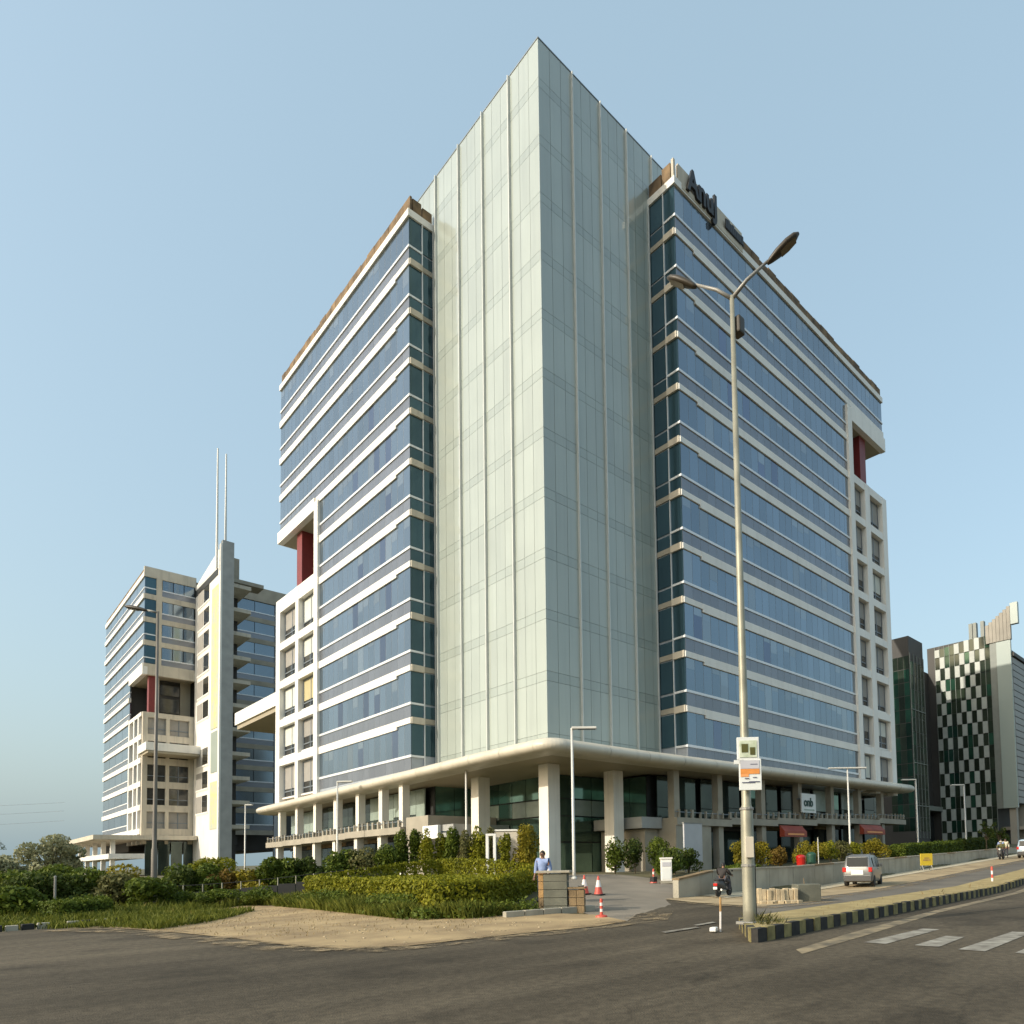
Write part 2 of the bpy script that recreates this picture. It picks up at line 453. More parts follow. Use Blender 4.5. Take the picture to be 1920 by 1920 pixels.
XL = [-2500, -600, -200, -90, -60, -50, -42, -36] + [float(v) for v in range(-32, 60)] + [62, 66, 70, 75, 80, 86, 92, 100, 110, 120, 160, 250, 600, 2500]
YL = [-2500, -600, -200, -90, -70, -55, -45, -40, -36] + [float(v) for v in range(-33, 14)] + [14, 20, 30, 45, 60, 90, 140, 250, 600, 2500]
def sheet(name, poly, dz, m, kind='structure', fine=False, parent=None):
    bm = bmesh.new()
    bm.faces.new([bm.verts.new((x, y, 0)) for x, y in poly])
    xs = [p[0] for p in poly]; ys = [p[1] for p in poly]
    for x in XL:
        if min(xs) < x < max(xs):
            bmesh.ops.bisect_plane(bm, geom=bm.verts[:] + bm.edges[:] + bm.faces[:], plane_co=(x, 0, 0), plane_no=(1, 0, 0))
    for y in YL:
        if min(ys) < y < max(ys):
            bmesh.ops.bisect_plane(bm, geom=bm.verts[:] + bm.edges[:] + bm.faces[:], plane_co=(0, y, 0), plane_no=(0, 1, 0))
    bmesh.ops.triangulate(bm, faces=[f for f in bm.faces if len(f.verts) > 4])
    for v in bm.verts: v.co.z = H(v.co.x, v.co.y) + dz
    bmesh.ops.recalc_face_normals(bm, faces=bm.faces[:])
    if sum(f.normal.z for f in bm.faces) < 0: bmesh.ops.reverse_faces(bm, faces=bm.faces[:])
    me = bpy.data.meshes.new(name); bm.to_mesh(me); bm.free()
    o = link(name, me, parent, m)
    if kind: o['kind'] = kind
    return o

# base ground reaches the horizon
bm = bmesh.new()
gv = {}
XG = XL; YG = sorted(YL)
for i, x in enumerate(XG):
    for j, y in enumerate(YG): gv[i, j] = bm.verts.new((x, y, H(x, y) - 0.03))
for i in range(len(XG) - 1):
    for j in range(len(YG) - 1): bm.faces.new((gv[i, j], gv[i + 1, j], gv[i + 1, j + 1], gv[i, j + 1]))
me = bpy.data.meshes.new('ground'); bm.to_mesh(me); bm.free()
link('ground', me, None, 'soil')['kind'] = 'structure'

def path_y(x): return -19.3 + 0.08 * x      # road-side edge of the sandy verge
sheet('road', [(-60, -70), (120, -70), (120, path_y(120)), (-7.7, path_y(-7.7)), (-7.7, -16.2), (-9, -17.5), (-12.5, -19.3), (-14, -20.5), (-15.6, -21.0),
      (-17.3, -20.8), (-18.6, -20.75), (-20.3, -20.8), (-21.2, -20.1), (-21.6, -18.9), (-21.85, -16.3), (-22.3, -13.4), (-23.1, -9.6), (-24.6, -8.3), (-25.4, -8.6),
      (-40, -5), (-60, 0)], 0.0, 'asphalt')
sheet('side_street', [(-13.6, -23.7), (-7.7, path_y(-7.7) - 0.02), (90, path_y(90) - 0.02), (90, -16.6), (40, -20.0), (-12.5, -24.0)], 0.012, 'asphalt_side')
sheet('forecourt', [(-14.2, -20.6), (-12.5, -19.35), (-9, -17.6), (-7.7, -16.25), (-6.9, -15.9), (-2.2, -13), (-0.3, -4.0), (-6.2, -3.0), (-9.0, -10), (-11.2, -14), (-13.4, -18.5)], 0.0, 'forecourt')
sheet('dirt_verge', [(-14.2, -20.62), (-15.6, -21.05), (-17.3, -20.85), (-18.6, -20.8), (-20.3, -20.85), (-21.25, -20.15), (-21.65, -18.9), (-21.9, -16.3), (-22.35, -13.4),
      (-23.15, -9.6), (-21.5, -4), (-18, -3), (-16.9, -8), (-16.5, -14), (-14, -16.4), (-13.2, -18.4)], 0.014, 'dirt')
sheet('sandy_verge', [(-7.7, -16.15), (-8.0, -20.6), (-5.0, -21.0), (-3.2, path_y(-3.2)), (120, path_y(120)), (120, wall_y(120)), (-6.9, wall_y(-6.9))], 0.02, 'tan_path')
fp = sheet('footpath', [(-5.5, wall_y(-5.5) - 1.3), (110, wall_y(110) - 1.3), (110, wall_y(110) - 0.03), (-5.5, wall_y(-5.5) - 0.03)], 0.04, 'footpath')
# thin sand spilling over the asphalt along the verge
def sand_dust():
    m = mat('sand_dust', (0.30, 0.22, 0.12), 0.95, var=0.2, scale=2.0)
    N, L = m.node_tree.nodes, m.node_tree.links
    g = N.new('ShaderNodeNewGeometry'); n = N.new('ShaderNodeTexNoise'); n.inputs['Scale'].default_value = 1.6; n.inputs['Detail'].default_value = 10; n.inputs['Roughness'].default_value = .7
    L.new(g.outputs['Position'], n.inputs['Vector'])
    r = N.new('ShaderNodeMapRange'); r.inputs[1].default_value = .47; r.inputs[2].default_value = .62; r.inputs[4].default_value = .8
    L.new(n.outputs[0], r.inputs[0])
    t = N.new('ShaderNodeBsdfTransparent'); mx = N.new('ShaderNodeMixShader')
    L.new(r.outputs[0], mx.inputs[0]); L.new(t.outputs[0], mx.inputs[1]); L.new(N['Principled BSDF'].outputs[0], mx.inputs[2]); L.new(mx.outputs[0], N['Material Output'].inputs[0])
    M['sand_dust'] = m
sand_dust()
edge_in = [(-23.3, -8.6), (-22.3, -11.5), (-21.8, -16.3), (-21.5, -19.0), (-20.6, -20.5), (-18.6, -20.6), (-16.5, -20.7), (-14.2, -20.3), (-12.3, -19.2)]
edge_out = [(-24.6, -9.4), (-23.3, -12.2), (-22.7, -16.4), (-22.3, -19.4), (-21.0, -21.4), (-18.6, -21.6), (-16.2, -21.7), (-13.4, -21.3), (-11.2, -19.6)]
sheet('sand_spill', edge_in + edge_out[::-1], 0.022, 'sand_dust')
sheet('sand_spill', [(-8.2, -16.5), (-7.9, -17), (-8, -20.6), (-5, -20.9), (-3, -19.6), (60, -14.6), (60, -15.4), (-3, -20.4), (-5, -21.8), (-9, -21.4)], 0.03, 'sand_dust')
# road paint
zeb = []
zx = [(-15.1, -12.2, -27.55), (-15.0, -13.3, -28.4), (-15.15, -11.9, -29.15), (-15.1, -12.2, -29.95), (-15.1, -12.3, -30.75), (-15.1, -12.2, -31.55)]
for a, b, y in zx:
    zeb.append(sheet('crossing_stripe', [(a, y - 0.2), (b, y - 0.12 + 0.08), (b, y + 0.3), (a, y + 0.2)], 0.008, 'line_paint'))
sheet('edge_line', [(-17.0, -27.25), (-13.8, -26.85), (-8, -26.02), (20, -23.6), (90, -18.1), (90, -17.9), (20, -23.35), (-8, -25.72), (-13.8, -26.45), (-16.6, -26.9)], 0.006, 'edge_dust')
sheet('stop_line', [(-15.9, -23.42), (-14.6, -23.30), (-14.55, -23.12), (-15.8, -23.2)], 0.02, 'line_paint')
sheet('stop_line', [(-14.3, -22.98), (-13.4, -22.85), (-13.35, -22.68), (-14.25, -22.8)], 0.02, 'line_paint')

# traffic median with black and yellow kerb stones
def med_y(x): return -25.85 + 0.082 * (x + 16.2)
med = thing('traffic_median', 'long low traffic median with black and yellow painted kerb stones, dry grass on top', 'median', (0, 0, 0))
bmq = MB()
xs = [-14.1, -10, -4, 3, 12, 25, 45, 70, 90]
bmq.add([(-16.0, med_y(-16.0) + .1, .24), (-14.1, med_y(-14.1) + .12, .24), (-14.1, med_y(-14.1) + 1.6, .24), (-16.0, med_y(-16.0) + .1, -.1), (-14.1, med_y(-14.1) + 1.6, -.1)], [(0, 1, 2), (0, 2, 4, 3)])
for a, b in zip(xs[:-1], xs[1:]):
    za, zb = H(a, med_y(a)) + 0.24, H(b, med_y(b)) + 0.24
    bmq.add([(a, med_y(a) + .12, za), (b, med_y(b) + .12, zb), (b, med_y(b) + 1.6, zb), (a, med_y(a) + 1.6, za),
             (a, med_y(a) + .12, za - .5), (b, med_y(b) + .12, zb - .5), (b, med_y(b) + 1.6, zb - .5), (a, med_y(a) + 1.6, za - .5)],
            [(0, 1, 2, 3), (2, 6, 7, 3), (0, 3, 7, 4), (1, 5, 6, 2)])
bmq.build('grass_top', 'dry_grass', med)
ks = {}
for k in ('kerb_black', 'kerb_yellow'):
    ks[k] = MB().box(-.5, -.5, -.5, .5, .5, .5).mesh('kerb_stone_' + k, k)
x = -16.15; i = 0
far = {'kerb_black': MB(), 'kerb_yellow': MB()}
ang = math.atan(0.082)
while x < 88:
    w = 0.36 + random.uniform(-.02, .02) if i % 2 == 0 else 0.32 + random.uniform(-.02, .02)
    key = 'kerb_black' if i % 2 == 0 else 'kerb_yellow'
    xc = x + w / 2; hh = 0.27 + random.uniform(-.012, .012)
    if x < 16:
        o = link('kerb_stone', ks[key], med)
        o.location = (xc, med_y(xc) + 0.06 + random.uniform(-.012, .012), H(xc, med_y(xc)) + hh / 2 - .01); o.scale = (w - 0.015, 0.14, hh); o.rotation_euler = (0, 0, ang)
    else:
        far[key].obox((xc, med_y(xc) + .06, H(xc, med_y(xc)) + hh / 2), (w - .015, .14, hh), ang)
    x += w; i += 1
for k in far: far[k].build('kerb_stone', k, med)['kind'] = 'stuff'
nd = Vector((1.95, 1.62)); nl = nd.length
for j in range(7):       # slanting end of the median
    q = (j + .5) / 7
    o = link('kerb_stone', ks['kerb_yellow' if j % 2 == 0 else 'kerb_black'], med)
    o.location = (-16.12 + nd.x * q, med_y(-16.12) + .1 + nd.y * q, .12); o.scale = (nl / 7 - .015, .14, .25); o.rotation_euler = (0, 0, math.atan2(nd.y, nd.x))

# ------------------------------------------------------------------ main office building
Z0, FH = 48.565, 3.9
def zf(k): return Z0 - FH * k
PX, PY = -2.04, -2.52                   # facade planes of the two wings
OB = thing('office_building', 'tall office building with pale glass corner tower and blue glass wings with white floor bands', 'building')

# volumes behind the cladding
v = MB()
v.box(0.06, 0.06, 7.9, 13.3, 15.8, 55.05)
v.build('tower_core', 'tower_core', OB)
v = MB()
v.box(PX + .012, 13.31, 7.9, 13.9, 30.9, 51.2)
v.box(PX + .012, 30.9, 34.75, 13.9, 40.25, 51.2)
v.box(10.53, PY + .012, 7.9, 37.3, 13.0, 51.2)
v.box(37.3, PY + .012, 45.45, 45.0, 13.0, 51.2)
v.build('curtain_frame', 'mullion_grey', OB)
v = MB()
v.box(PX + .45, 30.9, 7.9, 13.8, 40.6, 28.0)
v.box(37.4, PY + .45, 7.9, 44.7, 12.9, 39.2)
v.build('inner_wall', 'podium', OB)
v = MB()
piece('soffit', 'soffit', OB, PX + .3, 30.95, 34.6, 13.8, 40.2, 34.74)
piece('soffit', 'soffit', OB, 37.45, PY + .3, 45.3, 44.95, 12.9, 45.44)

vis, spa, teal = [], [], []
def panes(face, plane, a0, a1, n, ks, kall=True):
    w = (a1 - a0) / n
    for i in range(n):
        b0, b1 = a0 + i * w + .022, a0 + (i + 1) * w - .022
        for k in ks:
            top = 50.85 if k == 0 else zf(k - 1) - 1.50
            vis.append(pc(face, plane, b0, b1, zf(k) + .08, top, 0.0, .05))
            spa.append(pc(face, plane, b0, b1, zf(k) - 1.0, zf(k) - .08, 0.0, .05))
panes('L', PX, 13.27, 30.0, 17, range(0, 11))
panes('L', PX, 30.0, 40.25, 10, range(0, 4))
panes('R', PY, 10.49, 36.4, 26, range(0, 11))
panes('R', PY, 36.4, 45.0, 9, range(0, 1))
emit('glass_pane', 'glass_blue', OB, vis, alts=['glass_blue_light', 'glass_blue_dark', 'glass_blue_dark'])
emit('spandrel_pane', 'spandrel', OB, spa)
for b in random.sample(vis, 110):        # lowered blinds behind some of the panes
    d = random.uniform(.2, .6) * (b[5] - b[2])
    o = .004
    if b[3] - b[0] < .2: piece('blind', 'glass_blue_light', OB, b[0] - o, b[1] + .03, b[5] - d, b[0] - o + .002, b[4] - .03, b[5] - .03)
    else: piece('blind', 'glass_blue_light', OB, b[0] + .03, b[1] - o, b[5] - d, b[3] - .03, b[1] - o + .002, b[5] - .03)
# transoms and floor bands wrap each wing
for k in range(0, 11):
    ya = 40.3 if k < 4 else 30.0
    xa = 45.05 if k < 1 else 36.4
    for face, plane, a0, a1 in (('L', PX, 13.2, ya), ('R', PY, 10.42, xa)):
        piece('transom', 'transom', OB, *pc(face, plane, a0, a1, zf(k) - .09, zf(k) + .09, .07, .03))
        if k < 10:
            piece('floor_band', 'white_clad', OB, *pc(face, plane, a0, a0 + 2.1, zf(k) - 1.48, zf(k) - 1.06, .09, .06))
            piece('floor_band', 'white_clad', OB, *pc(face, plane, a0 + 2.1, a1, zf(k) - 1.70, zf(k) - 1.06, .11, .06))
    for face, plane, a0, a1, s in (('R', 13.25, PX, -.02, 1), ('L', 10.47, PY, -.02, 1)):
        piece('transom', 'transom', OB, *pc(face, plane, a0 + .02, a0 + 1.05, zf(k) - .08, zf(k) + .07, .06, .03))
        mid = a0 + 1.05
        top = 50.85 if k == 0 else zf(k - 1) - 1.50
        for b0, b1 in ((a0 + .03, mid - .03), (mid + .03, a1)):
            teal.append(pc(face, plane, b0, b1, zf(k) + .08, top, 0.0, .05))
            if k < 10:
                teal.append(pc(face, plane, b0, b1, zf(k) - 1.0, zf(k) - .09, 0.0, .05))
        if k < 10:
            piece('floor_band', 'cream', OB, *pc(face, plane, a0 + .01, mid, zf(k) - 1.50, zf(k) - 1.02, .15, .06))
            piece('floor_band', 'podium', OB, *pc(face, plane, mid, a1, zf(k) - 1.40, zf(k) - 1.02, .04, .06))
for b in teal: piece('side_pane', 'glass_teal', OB, *b)
piece('side_mullion', 'transom', OB, PX + 1.02, 13.15, 8.2, PX + 1.08, 13.26, 51.3)
piece('side_mullion', 'transom', OB, 10.37, PY + 1.02, 8.2, 10.48, PY + 1.08, 51.3)
# end pilasters, deep edge beams, cap band
for b in ((PX - .26, 30.0, 8, PX + .9, 30.85, 35.3), (36.4, PY - .26, 8, 37.3, PY + .9, 46.6)): piece('pilaster', 'white_clad', OB, *b)
piece('edge_beam', 'white_clad', OB, PX - .24, 30.85, 34.62, PX + .3, 40.34, 35.78)
piece('edge_beam', 'white_clad', OB, PX + .3, 40.2, 34.62, 13.9, 40.34, 35.78)
piece('edge_beam', 'white_clad', OB, 37.3, PY - .24, 45.32, 45.1, PY + .3, 46.75)
piece('cap_band', 'white_clad', OB, PX - .14, 13.12, 50.87, PX + .5, 40.34, 51.42)
piece('cap_band', 'white_clad', OB, PX + .5, 13.12, 50.87, 0.0, 13.6, 51.42)
piece('cap_band', 'white_clad', OB, 10.34, PY - .14, 50.87, 45.1, PY + .5, 51.42)
piece('cap_band', 'white_clad', OB, 10.34, PY + .5, 50.87, 10.8, 0.0, 51.42)
# weathered brown parapet in panels
a = 13.2
while a < 40:
    w = random.uniform(1.1, 1.5); hgt = 52.55 + random.uniform(-.12, .06)
    piece('parapet_panel', 'parapet', OB, PX + .06, a, 51.42, PX + .22, min(40.2, a + w - .05), hgt); a += w
a = 19.1
while a < 45:
    w = random.uniform(1.1, 1.5); hgt = 52.5 + random.uniform(-.15, .06)
    piece('parapet_panel', 'parapet', OB, a, PY + .06, 51.42, min(45.0, a + w - .05), PY + .22, hgt); a += w
for b in ((PX + .28, 13.2, 51.42, PX + 1.0, 13.4, 52.5), (PX + 1.1, 13.2, 51.42, -.15, 13.4, 52.3), (10.42, PY + .3, 51.42, 10.6, PY + 1.1, 52.75), (10.42, PY + 1.2, 51.42, 10.6, -.1, 52.5)):
    piece('parapet_panel', 'parapet', OB, *b)
piece('parapet_panel', 'cream', OB, 10.95, PY - .02, 51.42, 19.05, PY + .2, 52.85)
piece('parapet_panel', 'cream', OB, 10.42, PY - .02, 51.42, 10.62, PY + .2, 52.9)
piece('sign_backing', 'cream', OB, 11.2, PY - .17, 51.0, 18.9, PY - .145, 51.42)
text_obj('AnuJ', 2.55, 0.10, 'black_letter', OB, (11.7, PY - .26, 51.25), ROT_R, sx=0.74)
sm = MB()
xx = 16.5
while xx < 18.9:
    w = random.uniform(.16, .3)
    sm.box(xx, PY - .28, 51.5, xx + w, PY - .18, 52.15 + random.uniform(-.05, .2)); xx += w + .035
sm.box(16.45, PY - .26, 51.45, 18.95, PY - .2, 51.62)
sm.build('lettering', 'black_letter', OB)
MB().tube([(6, 36, 51), (6, 36, 58.2)], .05, 6).build('aerial', 'frame_grey', OB)

# pale fritted glass corner tower: bays, panes, spandrel strips, projecting fins
baysL = [0.0, 3.14, 6.33, 9.45, 12.72, 15.8]
baysR = [0.0, 2.83, 5.43, 8.05, 10.77, 13.3]
tv, ts = [], []
rows = [(zf(-1) + .02, 55.15)]
for k in range(-1, 11):
    rows.append((zf(k + 1) + .02 if k < 10 else 8.2, zf(k) - .62))
for face, bays in (('L', baysL), ('R', baysR)):
    for b0, b1 in zip(bays[:-1], bays[1:]):
        w = (b1 - b0) / 3
        for j in range(3):
            lo = b0 + j * w + .012; hi = b0 + (j + 1) * w - .012
            if b0 == 0.0 and j == 0: lo = 0.0 if face == 'L' else 0.05
            for z0, z1 in rows: tv.append(pc(face, 0.0, lo, hi, z0, z1, 0.0, .05))
            for k in range(-1, 11): ts.append(pc(face, 0.0, lo, hi, zf(k) - .60, zf(k), 0.0, .05))
emit('tower_pane', 'frit', OB, tv)
emit('tower_spandrel', 'frit_band', OB, ts)
for y in baysL[1:-1]: piece('tower_fin', 'fin', OB, -.18, y - .035, 8.2, .05, y + .035, 55.15)
for x in baysR[1:-1]: piece('tower_fin', 'fin', OB, x - .035, -.18, 8.2, x + .035, .05, 55.15)
piece('tower_fin', 'fin', OB, -.12, 13.1, 8.2, -.02, 13.2, 51.0)
piece('tower_fin', 'fin', OB, 10.3, -.12, 8.2, 10.4, -.02, 51.0)
piece('coping', 'frame_grey', OB, -.03, -.03, 55.16, 13.3, .2, 55.24)
piece('coping', 'frame_grey', OB, -.03, .2, 55.16, .2, 15.8, 55.24)

# punched-window grids below the overhangs
blinds = ['blind_grey', 'blind_pale', 'blind_grey', 'blind_grey', 'blind_yellow', 'blind_pale', 'blind_grey']
def punched(face, plane, a0, a1, z0, z1, bl, frac):
    w = link('window', MB().add([(0, 0, 0)], []).mesh('window', 'white_clad'), OB)
    fr = MB()
    for b in ((a0, a0 + .08, z0, z1), (a1 - .08, a1, z0, z1), (a0 + .08, a1 - .08, z0, z0 + .1), (a0 + .08, a1 - .08, z1 - .1, z1),
              ((a0 + a1) / 2 - .04, (a0 + a1) / 2 + .04, z0 + .1, z1 - .1), (a0 + .08, a1 - .08, z0 + .55, z0 + .65)):
        fr.box(*pc(face, plane, *b, -.26, .36))
    w.data = fr.mesh('window', 'frame_grey')
    piece('pane', 'win_dark', w, *pc(face, plane, a0 + .08, a1 - .08, z0 + .1, z1 - .1, -.33, .40))
    zt = z1 - .1; zb = z0 + .66 + (zt - z0 - .66) * (1 - frac)
    piece('blind', bl, w, *pc(face, plane, a0 + .25, a1 - .12, zb, zt, -.30, .325))
    piece('sill', 'white_clad', w, *pc(face, plane, a0, a1, z0 - .12, z0 + .02, -.1, .5))
for a0, a1 in ((34.72, 35.48), (39.62, 40.72)): piece('grid_column', 'white_clad', OB, PX - .2, a0, 7.9, PX + .95, a1, 28.7)
for a0, a1 in ((39.75, 40.85), (43.8, 44.85)): piece('grid_column', 'white_clad', OB, a0, PY - .2, 7.9, a1, PY + .95, 39.85)
for k in range(5, 10):
    t = 28.7 if k == 5 else zf(k) - 1.0
    for b0, b1 in ((30.85, 34.72), (35.48, 39.62)):
        piece('grid_beam', 'white_clad', OB, PX - .18, b0, zf(k) - 1.72, PX + .95, b1, t)
        zlo = zf(k + 1) - 1.0 if k < 9 else 8.3
        punched('L', PX, b0 + .1, b1 - .1, zlo + .25, zf(k) - 1.8, random.choice(blinds), random.uniform(.7, 1.0))
for k in range(2, 10):
    t = 39.85 if k == 2 else zf(k) - 1.0
    for b0, b1 in ((37.3, 39.75), (40.85, 43.8)):
        piece('grid_beam', 'white_clad', OB, b0, PY - .18, zf(k) - 1.72, b1, PY + .95, t)
        zlo = zf(k + 1) - 1.0 if k < 9 else 8.3
        punched('R', PY, b0 + .1, b1 - .1, zlo + .25, zf(k) - 1.8, random.choice(['blind_grey', 'blind_pale', 'blind_grey']), random.uniform(.6, 1.0))
piece('red_column', 'red_col', OB, -1.6, 35.6, 27.9, -.4, 36.9, 34.7)
piece('red_column', 'red_col', OB, 40.2, PY + .4, 39.2, 41.5, PY + 1.7, 45.4)
piece('roof_box', 'white_paint', OB, 38.0, PY + 3, 39.2, 39.4, PY + 4.0, 42.5)
# white terrace slab that leads off towards the second block
piece('terrace_slab', 'white_clad', OB, PX, 40.75, 18.2, 9.0, 54.65, 19.6)
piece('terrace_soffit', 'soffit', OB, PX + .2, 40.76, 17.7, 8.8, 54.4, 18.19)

# swept canopy with rounded nose
def tl(y): return -.0150 * max(0.0, y - 2)
def tr(x): return .0135 * max(0.0, x - 4)
path = []
ca = Vector((-3.5, -4.33)); rr = 1.35
for i in range(15):
    y = 42.4 - (42.4 - (ca.y + rr)) * i / 14; path.append((ca.x, y, -1, 0, tl(y)))
for i in range(1, 9):
    t = math.pi / 2 * i / 9
    path.append((ca.x + rr - rr * math.cos(t), ca.y + rr - rr * math.sin(t), -math.cos(t), -math.sin(t), 0))
for i in range(15):
    x = ca.x + rr + (45.4 - ca.x - rr) * i / 14; path.append((x, ca.y, 0, -1, tr(x)))
prof = [(1.3, 8.50), (.9, 8.50), (.55, 8.45), (.28, 8.36), (.1, 8.22), (0, 8.05), (.03, 7.89), (.14, 7.76), (.34, 7.67), (.7, 7.62), (1.3, 7.59)]
cv = MB(); n = len(prof)
for x, y, nx, ny, dz in path:
    for d, z in prof: cv.v.append((x - nx * d, y - ny * d, z + dz))
V = cv.v
for i in range(len(path) - 1):          # one cladding panel per bay, a fine joint between neighbours
    corner = path[i + 1][2] != -1 and path[i][3] != -1      # the bend is one panel
    if not corner or path[i][2] == -1: seg = MB()
    nb = len(seg.v)
    for e, t in ((i, .004), (i + 1, .996)):
        for j in range(n):
            a, b = Vector(V[i * n + j]), Vector(V[(i + 1) * n + j])
            L_ = max((b - a).length, .05)
            seg.v.append(tuple(a.lerp(b, 0 if e == i else 1) if corner else a.lerp(b, min(.5, .012 / L_) if e == i else max(.5, 1 - .012 / L_))))
    for j in range(n - 1): seg.f.append([nb + j, nb + j + 1, nb + n + j + 1, nb + n + j]); seg.mi.append(0)
    if i in (0, len(path) - 2):
        seg.f.append([(0 if i == 0 else n) + j for j in range(n)]); seg.mi.append(0)
    if not corner or path[i + 1][3] == -1: seg.build('canopy_panel', 'canopy', OB, True)
dk = MB()
def strip4(mb, pts): mb.add(pts, [(0, 1, 2, 3)])
for zt, zz in ((8.47, 'top'), (7.60, 'bot')):
    mb = MB()
    ys = [-3.05, 2, 12, 22, 32, 42.4]
    for a, b in zip(ys[:-1], ys[1:]):
        xa = 6 if a > 2.5 else (6 if b > 5 else 2.5)
        strip4(mb, [(-2.22, a, zt + tl(a)), (1.5 if a < 0 else 5.5, a if a > 0 else -3.05, zt + tl(a)), (5.5, b, zt + tl(b)), (-2.22, b, zt + tl(b))])
    xs2 = [1.5, 4, 14, 24, 34, 45.4]
    for a, b in zip(xs2[:-1], xs2[1:]):
        strip4(mb, [(a, -3.05, zt + tr(a) + .003), (b, -3.05, zt + tr(b) + .003), (b, 5.5, zt + tr(b) + .003), (max(a, 4.0), 5.5, zt + tr(a) + .003)])
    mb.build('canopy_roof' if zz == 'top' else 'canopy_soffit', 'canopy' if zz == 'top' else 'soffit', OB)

# entrance columns and lobby glazing
for cx, cy in ((0.08, 0.02), (0.05, 7.5), (5.65, 0.05)):
    bevel(piece('entrance_column', 'column', OB, cx - .46, cy - .46, .5, cx + .46, cy + .46, 7.75), 0.01)
    piece('column_base', 'stone_brown', OB, cx - .5, cy - .5, .4, cx + .5, cy + .5, .75)
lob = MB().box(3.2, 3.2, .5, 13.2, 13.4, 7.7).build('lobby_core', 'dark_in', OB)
for i in range(6):
    for r, (z0, z1) in enumerate(((.75, 2.9), (3.0, 4.7), (4.8, 5.9), (6.0, 7.55))):
        for face in 'LR':
            b0 = 3.1 + i * 1.65
            mname = 'lobby_frost' if (r == 2 and i in (1, 2, 4)) else 'lobby_glass'
            piece('lobby_pane', mname, OB, *pc(face, 3.1, b0 + .03, b0 + 1.62, z0, z1, 0, .05))

for i in range(2):
    for z0, z1 in ((4.6, 7.5), (1.0, 3.3)):
        piece('lobby_pane', 'lobby_glass', OB, *pc('L', 8.55, -.2 + i * 1.6, 1.35 + i * 1.6, z0, z1, 0, .03))
        piece('lobby_pane', 'lobby_glass', OB, *pc('R', 13.05, -.2 + i * 1.6, 1.35 + i * 1.6, z0 + .5, z1, 0, .03))
# podium shopfronts
def podium(face, a_start, a_end, colsU, colsL, slab, plane):
    din = 1 if face == 'L' else 1
    v = MB()
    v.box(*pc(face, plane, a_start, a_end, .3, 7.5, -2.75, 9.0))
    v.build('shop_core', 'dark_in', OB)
    N = 6
    for i in range(N):
        b0 = a_start + (a_end - a_start) * i / N; b1 = a_start + (a_end - a_start) * (i + 1) / N
        z = slab((b0 + b1) / 2)
        piece('podium_slab', 'podium', OB, *pc(face, plane, b0, b1, z - .5, z, 0, 3.0))
        piece('railing_bar', 'frame_grey', OB, *pc(face, plane, b0, b1, z + .36, z + .41, -.1, .15))
    a = a_start + .3
    while a < a_end - .3:
        z = slab(a); w = random.choice((.10, .10, .22))
        piece('railing_post', 'podium', OB, *pc(face, plane, a, a + w, z, z + random.uniform(.42, .6), -.05, .2)); a += w + random.uniform(.5, .8)
    for c in colsU: piece('shop_column', 'column' if face == 'L' else 'podium', OB, *pc(face, plane, c - .28, c + .28, slab(c), 7.8 + (tl(c) if face == 'L' else tr(c)), -.25, .8))  # right-hand shop columns take a darker material, canopy shade put into their colour
    for c in colsL: piece('shop_column', 'column' if face == 'L' else 'podium', OB, *pc(face, plane, c - .28, c + .28, .3, slab(c) - .5, -.25, .8))
    for cols, lo, hi in ((colsU, 0, 1), (colsL, 1, 0)):
        ext = sorted(cols + [a_start, a_end])
        for c0, c1 in zip(ext[:-1], ext[1:]):
            if c1 - c0 < 1.2: continue
            nsub = 2
            for q in range(nsub):
                d0 = c0 + .3 + (c1 - c0 - .6) * q / nsub; d1 = c0 + .3 + (c1 - c0 - .6) * (q + 1) / nsub - .05
                s = slab((d0 + d1) / 2)
                if lo == 0:
                    zc = s + random.uniform(.8, 1.1)
                    zr = 7.48 + (tl(d0) if face == 'L' else tr(d0))
                    piece('shop_window', 'shop_glass', OB, *pc(face, plane, d0, d1, s + .05, zc - .05, -2.3, 2.4))
                    piece('shop_window', random.choice(['lobby_frost', 'shop_glass', 'lobby_frost']) if face == 'L' else random.choice(['shop_glass', 'shop_glass', 'lobby_frost', 'lobby_glass']), OB, *pc(face, plane, d0, d1, zc, zr, -2.3, 2.4))
                else:
                    piece('shop_window', 'shop_glass', OB, *pc(face, plane, d0, d1, .9, s - .9, -2.4, 2.5))
                    piece('shop_fascia', random.choice(['r_dark', 'stone_brown', 'podium', 'r_dark']), OB, *pc(face, plane, d0, d1, s - .85, s - .52, -2.2, 2.4))
def slabL(y): return 4.35 + .02 * (13 - y) * 0 - .012 * max(0, y - 20)
def slabR(x): return 4.45 + .030 * max(0, x - 12)
podium('L', 13.1, 41.0, [13.5, 16.7, 20.7, 25.0, 29.3, 33.6, 38.0], [13.4, 16.9, 21.0, 25.2, 29.5, 34.0, 38.6], slabL, -3.0)
podium('R', 8.6, 46.0, [8.9, 13.8, 19.4, 25.0, 30.6, 36.0, 41.0], [8.9, 13.8, 19.4, 25.0, 30.6, 36.0, 41.0], slabR, -3.0)
piece('podium_wall', 'podium', OB, -2.6, 9.9, .3, 3.0, 13.0, 5.0)
piece('balcony', 'stone_pale', OB, -1.6, 8.3, 3.45, 3.0, 9.85, 4.35)
piece('balcony', 'stone_pale', OB, 6.5, -1.7, 3.75, 8.5, 3.0, 4.5)
piece('podium_wall', 'podium', OB, 7.2, -1.3, .3, 8.5, 3.0, 3.7)
piece('podium_wall', 'podium', OB, 8.55, -2.9, .3, 12.4, 3.0, 4.0)

